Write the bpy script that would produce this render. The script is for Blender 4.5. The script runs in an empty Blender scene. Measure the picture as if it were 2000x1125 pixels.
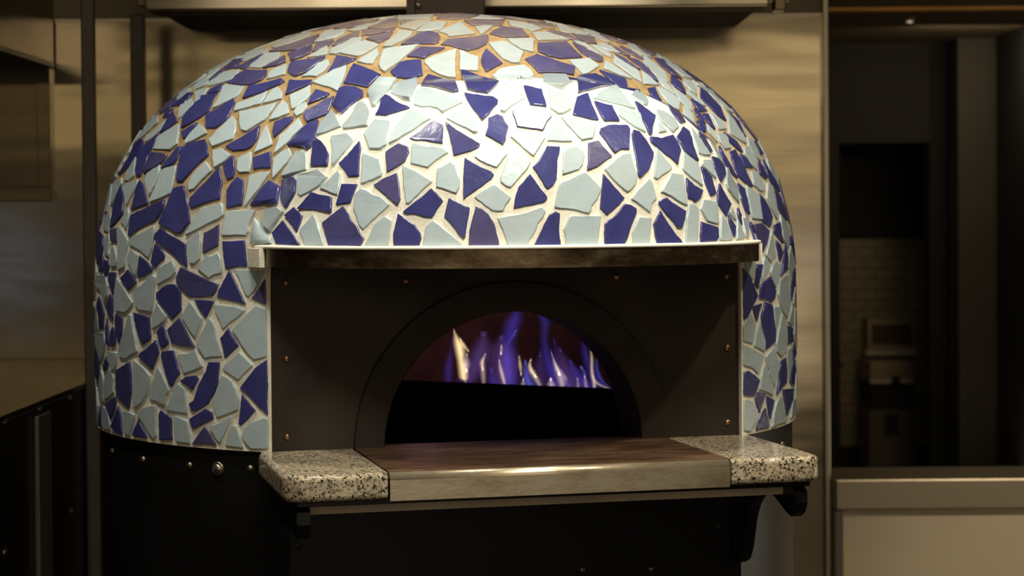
import bpy, bmesh, math, random
from mathutils import Vector, Matrix
from mathutils.bvhtree import BVHTree
from mathutils.geometry import tessellate_polygon
random.seed(11)
C = bpy.context.scene.collection
sin, cos, PI = math.sin, math.cos, math.pi
# ---------------------------------------------------------------- camera
F = 4000.0                      # focal length in pixels of a 2000 x 1125 frame
CX, D, H0, PIT, ROLL, SHY, TH = 0.13253, 4.15614, 0.40943, 0.01744, -0.00823, -77.86974, 0.24147
Z0 = 1.02                       # height of the lower edge of the mosaic above the floor
right0 = Vector((1, 0, 0)); fwd = Vector((0, cos(PIT), -sin(PIT))); up0 = Vector((0, sin(PIT), cos(PIT)))
right = cos(ROLL) * right0 + sin(ROLL) * up0
up = cos(ROLL) * up0 - sin(ROLL) * right0
CAM = Vector((CX, -D, H0 + Z0))
cd = bpy.data.cameras.new('camera'); cam = bpy.data.objects.new('camera', cd); C.objects.link(cam)
cam.matrix_world = Matrix(((right.x, up.x, -fwd.x, CAM.x), (right.y, up.y, -fwd.y, CAM.y), (right.z, up.z, -fwd.z, CAM.z), (0, 0, 0, 1)))
cd.sensor_width = 36; cd.lens = 72; cd.shift_y = SHY / 2000
cd.dof.use_dof = True; cd.dof.focus_distance = 3.35; cd.dof.aperture_fstop = 6.0
cd.clip_end = 60
bpy.context.scene.camera = cam

def ray(u, v):
    return (right * ((u - 1000) / F) - up * ((v - 562.5 - SHY) / F) + fwd).normalized()
def at(u, v, Y):                # point of the vertical plane y = Y seen at a pixel
    d = ray(u, v); return CAM + d * ((Y - CAM.y) / d.y)
RI = Matrix.Rotation(-TH, 4, 'Z')
RO = Matrix.Rotation(TH, 4, 'Z')
def local_ray(u, v):            # the same ray in the oven's own frame
    return RI @ CAM, (RI @ ray(u, v))

# ---------------------------------------------------------------- materials
def mat(name):
    m = bpy.data.materials.new(name); m.use_nodes = True
    nt = m.node_tree; return m, nt, nt.nodes['Principled BSDF']
def node(nt, t, **kw):
    n = nt.nodes.new(t)
    for k, v in kw.items(): setattr(n, k, v)
    return n
def coords(nt, scale=(1, 1, 1)):
    tc = node(nt, 'ShaderNodeTexCoord'); mp = node(nt, 'ShaderNodeMapping')
    mp.inputs['Scale'].default_value = scale
    nt.links.new(tc.outputs['Object'], mp.inputs['Vector']); return mp.outputs[0]
def noise(nt, vec, scale, detail=4, rough=.5):
    n = node(nt, 'ShaderNodeTexNoise'); n.inputs['Scale'].default_value = scale
    n.inputs['Detail'].default_value = detail; n.inputs['Roughness'].default_value = rough
    nt.links.new(vec, n.inputs['Vector']); return n.outputs[0]
def ramp(nt, fac, stops):
    r = node(nt, 'ShaderNodeValToRGB'); e = r.color_ramp.elements
    while len(e) < len(stops): e.new(.5)
    for k, (p, c) in enumerate(stops): e[k].position = p; e[k].color = (*c, 1) if len(c) == 3 else c
    nt.links.new(fac, r.inputs[0]); return r.outputs[0]
def bump(nt, b, h, strength, dist):
    n = node(nt, 'ShaderNodeBump'); n.inputs['Strength'].default_value = strength; n.inputs['Distance'].default_value = dist
    nt.links.new(h, n.inputs['Height']); nt.links.new(n.outputs[0], b.inputs['Normal'])
def simple(name, col, rough=.5, metal=0., var=.15, vscale=8, spec=.5, stretch=(1, 1, 1), bmp=0):
    m, nt, b = mat(name)
    v = coords(nt, stretch); n = noise(nt, v, vscale, 5)
    lo = tuple(max(0, c * (1 - var)) for c in col); hi = tuple(min(1, c * (1 + var)) for c in col)
    nt.links.new(ramp(nt, n, [(.3, lo), (.7, hi)]), b.inputs['Base Color'])
    b.inputs['Roughness'].default_value = rough; b.inputs['Metallic'].default_value = metal
    b.inputs['Specular IOR Level'].default_value = spec
    if bmp: bump(nt, b, n, bmp, .01)
    return m
def steel(name, col, rough, wav=.05, brush=1.):
    m, nt, b = mat(name)
    v = coords(nt, (.25, .25, 60)); n = noise(nt, v, 6, 3)
    lo = tuple(c * .9 for c in col); hi = tuple(c * 1.08 for c in col)
    nt.links.new(ramp(nt, n, [(.25, lo), (.75, hi)]), b.inputs['Base Color'])
    b.inputs['Metallic'].default_value = 1; b.inputs['Roughness'].default_value = rough
    v2 = coords(nt, (.8, .8, 3.2)); n2 = noise(nt, v2, 1.6, 2)
    bump(nt, b, n2, wav, .05)
    return m
def ceramic(name, a, c, rough):
    m, nt, b = mat(name)
    at_ = node(nt, 'ShaderNodeAttribute'); at_.attribute_name = 'soot'
    v = coords(nt); n = noise(nt, v, 28, 3)
    n2 = noise(nt, v, 9, 5, .65)
    base = ramp(nt, n, [(.3, a), (.7, c)])
    mul = node(nt, 'ShaderNodeMath', operation='MULTIPLY'); nt.links.new(at_.outputs['Fac'], mul.inputs[0])
    nt.links.new(ramp(nt, n2, [(.35, (.35,) * 3), (.65, (1,) * 3)]), mul.inputs[1])
    mx = node(nt, 'ShaderNodeMixRGB'); nt.links.new(mul.outputs[0], mx.inputs[0]); nt.links.new(base, mx.inputs[1])
    mx.inputs[2].default_value = (.34, .25, .13, 1)
    nt.links.new(mx.outputs[0], b.inputs['Base Color'])
    rr = node(nt, 'ShaderNodeMath', operation='MULTIPLY_ADD'); nt.links.new(mul.outputs[0], rr.inputs[0])
    rr.inputs[1].default_value = .3; rr.inputs[2].default_value = rough; nt.links.new(rr.outputs[0], b.inputs['Roughness'])
    n3 = noise(nt, v, 55, 2); bump(nt, b, n3, .12, .004)
    b.inputs['Coat Weight'].default_value = .2; b.inputs['Coat Roughness'].default_value = .07
    return m
M = {}
M['blue'] = ceramic('cobalt_glaze', (.036, .038, .145), (.049, .052, .185), .22)
M['light'] = ceramic('pale_glaze', (.39, .480, .502), (.445, .53, .54), .24)
def grout_mat():
    m, nt, b = mat('grout')
    a = node(nt, 'ShaderNodeAttribute'); a.attribute_name = 'dust'
    v = coords(nt); n = noise(nt, v, 45, 6, .7); n2 = noise(nt, v, 7, 4)
    clean = ramp(nt, n, [(.3, (.80, .74, .57)), (.7, (.94, .90, .75))])
    dirty = ramp(nt, n, [(.3, (.25, .155, .058)), (.7, (.45, .31, .135))])
    add = node(nt, 'ShaderNodeMath', operation='MULTIPLY_ADD'); nt.links.new(n2, add.inputs[0])
    add.inputs[1].default_value = .5; nt.links.new(a.outputs['Fac'], add.inputs[2])
    sub = node(nt, 'ShaderNodeMath', operation='SUBTRACT', use_clamp=True); nt.links.new(add.outputs[0], sub.inputs[0]); sub.inputs[1].default_value = .31
    mx = node(nt, 'ShaderNodeMixRGB'); nt.links.new(sub.outputs[0], mx.inputs[0]); nt.links.new(clean, mx.inputs[1]); nt.links.new(dirty, mx.inputs[2])
    nt.links.new(mx.outputs[0], b.inputs['Base Color']); b.inputs['Roughness'].default_value = .9
    n3 = noise(nt, v, 260, 4, .7); bump(nt, b, n3, .5, .003)
    return m
M['grout'] = grout_mat()
M['sealant'] = simple('pale_sealant', (.86, .82, .68), .6, 0, .06, 60)
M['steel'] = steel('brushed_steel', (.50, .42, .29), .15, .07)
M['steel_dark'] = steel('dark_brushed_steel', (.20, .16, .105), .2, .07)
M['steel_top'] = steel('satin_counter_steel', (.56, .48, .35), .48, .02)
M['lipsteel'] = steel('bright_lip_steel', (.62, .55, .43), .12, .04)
M['steel_trim'] = steel('steel_trim', (.62, .55, .43), .32, .02)
M['post'] = simple('dull_grey_metal', (.20, .18, .15), .5, .6, .1, 5)
M['black'] = simple('black_enamel', (.006, .006, .006), .32, 0, .3, 6, .35)
M['drum'] = simple('black_painted_steel', (.006, .0058, .0055), .38, 0, .4, 5, .32, (1, 1, 1), .05)
M['panel'] = simple('blackened_steel', (.036, .028, .020), .55, .5, .35, 7, .4, (1, 1, 1), .04)
M['ring'] = simple('sooty_steel', (.030, .024, .018), .6, .4, .3, 9, .3)
M['tunnel'] = simple('sooty_iron', (.016, .012, .010), .7, .2, .3, 9, .2)
def band_mat():
    m, nt, b = mat('tarnished_steel_band')
    v = coords(nt, (1, 1, 2.5)); n = noise(nt, v, 11, 8, .75)
    nt.links.new(ramp(nt, n, [(.32, (.055, .034, .018)), (.5, (.15, .105, .06)), (.7, (.30, .235, .14))]), b.inputs['Base Color'])
    b.inputs['Metallic'].default_value = 1
    nt.links.new(ramp(nt, n, [(.3, (.28,) * 3), (.7, (.48,) * 3)]), b.inputs['Roughness'])
    return m
M['band'] = band_mat()
def plate_mat(name, a, c, d, rough):
    m, nt, b = mat(name)
    v = coords(nt, (1, 3, 3)); n = noise(nt, v, 6, 8, .75)
    nt.links.new(ramp(nt, n, [(.38, a), (.5, c), (.62, d)]), b.inputs['Base Color'])
    b.inputs['Metallic'].default_value = .75; b.inputs['Roughness'].default_value = rough
    n2 = noise(nt, v, 90, 3); bump(nt, b, n2, .1, .002)
    return m
M['plate'] = plate_mat('worn_steel_top', (.10, .052, .028), (.22, .125, .065), (.40, .26, .15), .46)
M['lip'] = plate_mat('worn_steel_lip', (.46, .36, .23), (.64, .53, .36), (.74, .64, .47), .3)
def granite_mat():
    m, nt, b = mat('speckled_granite')
    v0 = coords(nt); nd = node(nt, 'ShaderNodeTexNoise'); nd.inputs['Scale'].default_value = 220; nd.inputs['Detail'].default_value = 3
    nt.links.new(v0, nd.inputs['Vector']); va = node(nt, 'ShaderNodeVectorMath', operation='MULTIPLY_ADD'); nt.links.new(nd.outputs[1], va.inputs[0])
    va.inputs[1].default_value = (.006, .006, .006); nt.links.new(v0, va.inputs[2]); v = va.outputs[0]
    vo = node(nt, 'ShaderNodeTexVoronoi'); vo.inputs['Scale'].default_value = 230; nt.links.new(v, vo.inputs['Vector'])
    wn = node(nt, 'ShaderNodeTexWhiteNoise'); wn.noise_dimensions = '3D'; nt.links.new(vo.outputs['Color'], wn.inputs['Vector'])
    col = ramp(nt, wn.outputs['Value'], [(0, (.66, .54, .36)), (.38, (.50, .41, .27)), (.60, (.34, .29, .21)), (.74, (.17, .15, .11)), (.86, (.03, .028, .022)), (1, (.02, .02, .018))])
    n = noise(nt, v, 60, 5, .6)
    vo2 = node(nt, 'ShaderNodeTexVoronoi'); vo2.inputs['Scale'].default_value = 330; nt.links.new(v, vo2.inputs['Vector'])
    wn2 = node(nt, 'ShaderNodeTexWhiteNoise'); wn2.noise_dimensions = '3D'; nt.links.new(vo2.outputs['Color'], wn2.inputs['Vector'])
    col2 = ramp(nt, wn2.outputs['Value'], [(0, (.70, .58, .39)), (.62, (.48, .39, .25)), (.76, (.07, .065, .05)), (1, (.025, .025, .02))])
    mx = node(nt, 'ShaderNodeMixRGB'); nt.links.new(ramp(nt, n, [(.46, (0,) * 3), (.54, (1,) * 3)]), mx.inputs[0])
    nt.links.new(col, mx.inputs[1]); nt.links.new(col2, mx.inputs[2])
    for r_ in [x for x in nt.nodes if x.type == 'VALTORGB'][:1]: r_.color_ramp.interpolation = 'CONSTANT'
    nt.links.new(mx.outputs[0], b.inputs['Base Color']); b.inputs['Roughness'].default_value = .16
    return m
M['granite'] = granite_mat()
M['apron'] = simple('brown_steel_bar', (.74, .61, .44), .5, 0, .15, 9)
M['rivet'] = simple('copper_toned_rivet', (.34, .20, .11), .35, .9, .2, 40)
M['bolt'] = simple('steel_bolt', (.34, .27, .20), .32, .9, .2, 40)
M['brick'] = simple('fire_brick', (.17, .09, .075), .9, 0, .3, 14, .2, (1, 1, 1), .2)
def soot_mat():
    m, nt, b = mat('sooty_hearth'); nt.nodes.remove(b)
    d = node(nt, 'ShaderNodeBsdfDiffuse'); v = coords(nt); n = noise(nt, v, 14, 5)
    nt.links.new(ramp(nt, n, [(.3, (.006, .005, .004)), (.7, (.014, .011, .009))]), d.inputs[0])
    nt.links.new(d.outputs[0], [x for x in nt.nodes if x.type == 'OUTPUT_MATERIAL'][0].inputs[0]); return m
M['hearth'] = soot_mat()
def flame_mat(name, col, s):
    m = bpy.data.materials.new(name); m.use_nodes = True; nt = m.node_tree; nt.nodes.clear()
    o = node(nt, 'ShaderNodeOutputMaterial'); e = node(nt, 'ShaderNodeEmission')
    e.inputs['Color'].default_value = (*col, 1); e.inputs['Strength'].default_value = s
    nt.links.new(e.outputs[0], o.inputs['Volume']); return m
FLK = [('blue', (.13, .09, .95), 5.8), ('haze', (.30, .15, .70), 3.4), ('bright', (.16, .17, 1.0), 22), ('yellow', (1.0, .72, .36), 70), ('pale', (.90, .68, .62), 32)]
FLM = [[flame_mat('flame_%s_%s' % (nm, lv), c_, s_ * k_) for lv, k_ in (('edge', .22), ('middle', .5), ('core', 1.0))] for nm, c_, s_ in FLK]
M['beige'] = simple('beige_painted_wall', (.50, .41, .28), .6, 0, .06, 3)
M['cream'] = simple('cream_wall_panel', (.62, .52, .36), .55, 0, .05, 3)
M['floor'] = simple('dark_tile_floor', (.06, .05, .045), .5, 0, .2, 4)
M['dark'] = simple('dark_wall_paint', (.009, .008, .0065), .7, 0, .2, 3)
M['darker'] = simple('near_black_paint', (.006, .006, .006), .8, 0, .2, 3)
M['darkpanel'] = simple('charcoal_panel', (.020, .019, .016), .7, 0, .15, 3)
M['column'] = simple('dark_brown_column', (.042, .035, .027), .6, 0, .15, 3)
M['ceil'] = simple('dark_ceiling', (.13, .10, .06), .6, 0, .15, 2)
M['wood'] = simple('orange_brown_wood', (.42, .21, .045), .5, 0, .25, 4, .4, (1, 1, 9))
M['bin'] = simple('dark_maroon_plastic', (.07, .025, .02), .5, 0, .15, 6)
M['filter'] = simple('black_filter', (.008, .007, .006), .6, .2, .2, 20)
M['duct'] = simple('brown_painted_duct', (.055, .036, .026), .5, .2, .2, 5)
def subway():
    m, nt, b = mat('subway_tile_wall')
    tc = node(nt, 'ShaderNodeTexCoord'); sp = node(nt, 'ShaderNodeSeparateXYZ'); cb = node(nt, 'ShaderNodeCombineXYZ')
    nt.links.new(tc.outputs['Object'], sp.inputs[0]); nt.links.new(sp.outputs[0], cb.inputs[0]); nt.links.new(sp.outputs[2], cb.inputs[1])
    br = node(nt, 'ShaderNodeTexBrick'); nt.links.new(cb.outputs[0], br.inputs['Vector'])
    br.inputs['Color1'].default_value = (.30, .26, .16, 1); br.inputs['Color2'].default_value = (.26, .225, .14, 1)
    br.inputs['Mortar'].default_value = (.12, .10, .065, 1); br.inputs['Scale'].default_value = 1
    br.inputs['Mortar Size'].default_value = .004; br.inputs['Brick Width'].default_value = .116; br.inputs['Row Height'].default_value = .058
    nt.links.new(br.outputs[0], b.inputs['Base Color']); b.inputs['Roughness'].default_value = .3
    return m
M['subway'] = subway()
M['sink'] = simple('dull_sink_steel', (.30, .25, .18), .4, .3, .1, 8)
M['sinklip'] = simple('pale_sink_rim', (.62, .55, .47), .4, 0, .1, 8)
M['stand'] = simple('olive_brown_stand', (.13, .11, .07), .6, 0, .1, 8)
m, nt, b = mat('lit_downlight'); b.inputs['Emission Color'].default_value = (1, .85, .6, 1); b.inputs['Emission Strength'].default_value = 1.6; M['bulb'] = m

# ---------------------------------------------------------------- helpers
def obj(name, bm, ms, parent=None, smooth=False, recalc=True):
    if recalc: bmesh.ops.recalc_face_normals(bm, faces=bm.faces[:])
    me = bpy.data.meshes.new(name); bm.to_mesh(me); bm.free()
    for x in (ms if isinstance(ms, (list, tuple)) else [ms]): me.materials.append(x)
    if smooth:
        for p in me.polygons: p.use_smooth = True
    o = bpy.data.objects.new(name, me); C.objects.link(o)
    if parent: o.parent = parent
    return o
def tag(o, label=None, cat=None, group=None, kind=None):
    if label: o['label'] = label
    if cat: o['category'] = cat
    if group: o['group'] = group
    if kind: o['kind'] = kind
    return o
def empty(name, loc=(0, 0, 0), rz=0):
    o = bpy.data.objects.new(name, None); C.objects.link(o); o.location = loc; o.rotation_euler = (0, 0, rz); o.empty_display_size = .1
    return o
def box(bm, a, c, mi=0, bev=0):
    x0, x1 = sorted((a[0], c[0])); y0, y1 = sorted((a[1], c[1])); z0, z1 = sorted((a[2], c[2]))
    vs = [bm.verts.new(p) for p in ((x0, y0, z0), (x1, y0, z0), (x1, y1, z0), (x0, y1, z0), (x0, y0, z1), (x1, y0, z1), (x1, y1, z1), (x0, y1, z1))]
    fs = [bm.faces.new([vs[i] for i in q]) for q in ((0, 3, 2, 1), (4, 5, 6, 7), (0, 1, 5, 4), (1, 2, 6, 5), (2, 3, 7, 6), (3, 0, 4, 7))]
    for f in fs: f.material_index = mi
    if bev:
        es = list({e for f in fs for e in f.edges})
        bmesh.ops.bevel(bm, geom=es, offset=bev, segments=2, affect='EDGES', profile=.5)
def boxo(name, a, c, m, parent=None, bev=.002):
    bm = bmesh.new(); box(bm, a, c, 0, bev); return obj(name, bm, m, parent)
def prism(bm, poly, z0, z1, axis='z'):   # poly in 2D; axis z: (x,y); axis x: (y,z)
    def P(p, t): return (p[0], p[1], t) if axis == 'z' else (t, p[0], p[1])
    lo = [bm.verts.new(P(p, z0)) for p in poly]; hi = [bm.verts.new(P(p, z1)) for p in poly]
    n = len(poly)
    f0 = bm.faces.new(lo[::-1]); f1 = bm.faces.new(hi)
    sd = [bm.faces.new((lo[i], lo[(i + 1) % n], hi[(i + 1) % n], hi[i])) for i in range(n)]
    return f0, f1, sd
def lathe_at(bm, prof, origin, direction, n=16, mi=0):   # prof: list of (r, h) from base outward
    d = Vector(direction).normalized(); t = d.orthogonal().normalized(); s = d.cross(t)
    rings = []
    for r, h in prof:
        if r < 1e-6: rings.append([bm.verts.new(Vector(origin) + d * h)])
        else: rings.append([bm.verts.new(Vector(origin) + d * h + (t * cos(2 * PI * k / n) + s * sin(2 * PI * k / n)) * r) for k in range(n)])
    for a, c in zip(rings, rings[1:]):
        for k in range(n):
            k2 = (k + 1) % n
            if len(a) == 1: f = (a[0], c[k], c[k2])
            elif len(c) == 1: f = (a[k], a[k2], c[0])
            else: f = (a[k], a[k2], c[k2], c[k])
            bm.faces.new(f).material_index = mi

# ================================================================= THE OVEN
oven = empty('pizza_oven', (0, 0, 0), TH)
tag(oven, 'domed pizza oven covered in blue and pale broken tile mosaic on a black drum', 'oven')
PAN = .42797; HZ = .3206; BZ = .3511; PY = -.542
Z1, ZT, PN, PM, DL, R = .2265, .8007, 2.6213, 2.1782, .0225, .70
HA, HB, HC, HP, HY, HZB = .462, .366, .3115, 3.2, .532, .33
def dome_r(ph, z):
    s = min(1, max(0, (z - Z1) / (ZT - Z1))); r = R * max(0, 1 - s ** PN) ** (1 / PM); dl = DL * s * s
    q = r * r - (dl * sin(ph)) ** 2
    return dl * cos(ph) + (math.sqrt(q) if q > 0 else 0)
def hood_r(ph, z, A=HA, B=HB):
    s = max(0, (z - HZB) / HC)
    if s >= 1: return 0
    k = (1 - s ** HP) ** (1 / HP); a = A * k * (1 - .205 * s ** .67); b_ = B * k
    qa = (sin(ph) / a) ** 2 + (cos(ph) / b_) ** 2; c0 = HY / b_
    qb = -2 * cos(ph) / b_ * c0; qc = c0 * c0 - 1; dd = qb * qb - 4 * qa * qc
    return (-qb + math.sqrt(dd)) / (2 * qa) if dd > 0 and cos(ph) > 0 else 0
def surf(ph, z):
    d = dome_r(ph, z); h = hood_r(ph, z) if z >= BZ - 1e-4 else 0
    if h <= 0: return d, 0
    w = .030
    m_ = max(d, h); g = max(0, 1 - abs(d - h) / w)
    return m_ + g * g * w * .25, min(1, max(0, .5 + (h - d) / .012))
PHP = math.asin(PAN / R); PHH = math.atan2(HA, HY)
phs = []
a = -PI
while a < PI - 1e-6:
    phs.append(a); a += math.radians(.8 if abs(a) < math.radians(75) else 2.5)
phs = [p for p in phs if min(abs(abs(p) - PHP), abs(abs(p) - PHH)) > .004] + [PHP, -PHP, PHH, -PHH]
phs.sort(); NP = len(phs)
zs = [0, .05, .1, .15, .2, .25, .29, HZ, BZ]
NR = 96
for k in range(1, NR): zs.append(ZT - (ZT - BZ) * (1 - k / NR) ** 1.8)
bm = bmesh.new()
dust = bm.verts.layers.float.new('dust'); soot = bm.verts.layers.float.new('soot')
def dustval(x, y, z, hd):
    s = min(1, max(0, (z - .30) / .22))
    s = .18 + .95 * s * s * (3 - 2 * s) if z > .30 else .18
    if z < .33 and x < -.35: s = .12
    if x > .4: s *= .55
    return s * (1 - hd) + .0 * hd
grid = []
for z in zs:
    row = []
    for ph in phs:
        r, hd = surf(ph, z)
        x, y = r * sin(ph), -r * cos(ph)
        v = bm.verts.new((x, y, z + Z0)); v[dust] = dustval(x, y, z, hd); row.append(v)
    grid.append(row)
ap = bm.verts.new((0, -DL, ZT + Z0)); ap[dust] = 1
e_ = 1e-4
for j in range(len(zs) - 1):
    for i in range(NP):
        i2 = (i + 1) % NP; m_ = max(abs(phs[i]), abs(phs[i2]))
        if i2 == 0: m_ = PI
        if m_ <= PHP + e_ and zs[j + 1] <= BZ + e_: continue
        if m_ <= PHH + e_ and zs[j] >= HZ - e_ and zs[j + 1] <= BZ + e_: continue
        bm.faces.new((grid[j][i], grid[j][i2], grid[j + 1][i2], grid[j + 1][i]))
for i in range(NP): bm.faces.new((grid[-1][i], grid[-1][(i + 1) % NP], ap))
bm.normal_update()
bvh = BVHTree.FromBMesh(bm)
for f in bm.faces: f.smooth = True
# ledge under the hood's mosaic, its two end stops and the edges beside the front panel
hcols = [i for i in range(NP) if abs(phs[i]) <= PHH + e_]
inner = [bm.verts.new((.52 * sin(phs[i]), -.52 * cos(phs[i]), BZ + Z0)) for i in hcols]
for k in range(len(hcols) - 1):
    bm.faces.new((grid[8][hcols[k]], inner[k], inner[k + 1], grid[8][hcols[k + 1]]))
for s in (-1, 1):
    prism(bm, [(s * .462, -.536), (s * .464, -.50), (s * .43, -.50), (s * .443, -.60), (s * .452, -.60)], HZ + Z0 - .001, BZ + Z0)
    i = phs.index(s * PHP)
    for j in range(7):
        p = [grid[j][i].co, grid[j + 1][i].co]
        q = [bm.verts.new((p[0].x, PY + .02, p[0].z)), bm.verts.new((p[1].x, PY + .02, p[1].z))]
        bm.faces.new((grid[j][i], q[0], q[1], grid[j + 1][i]))
bmesh.ops.recalc_face_normals(bm, faces=bm.faces[:])

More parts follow.
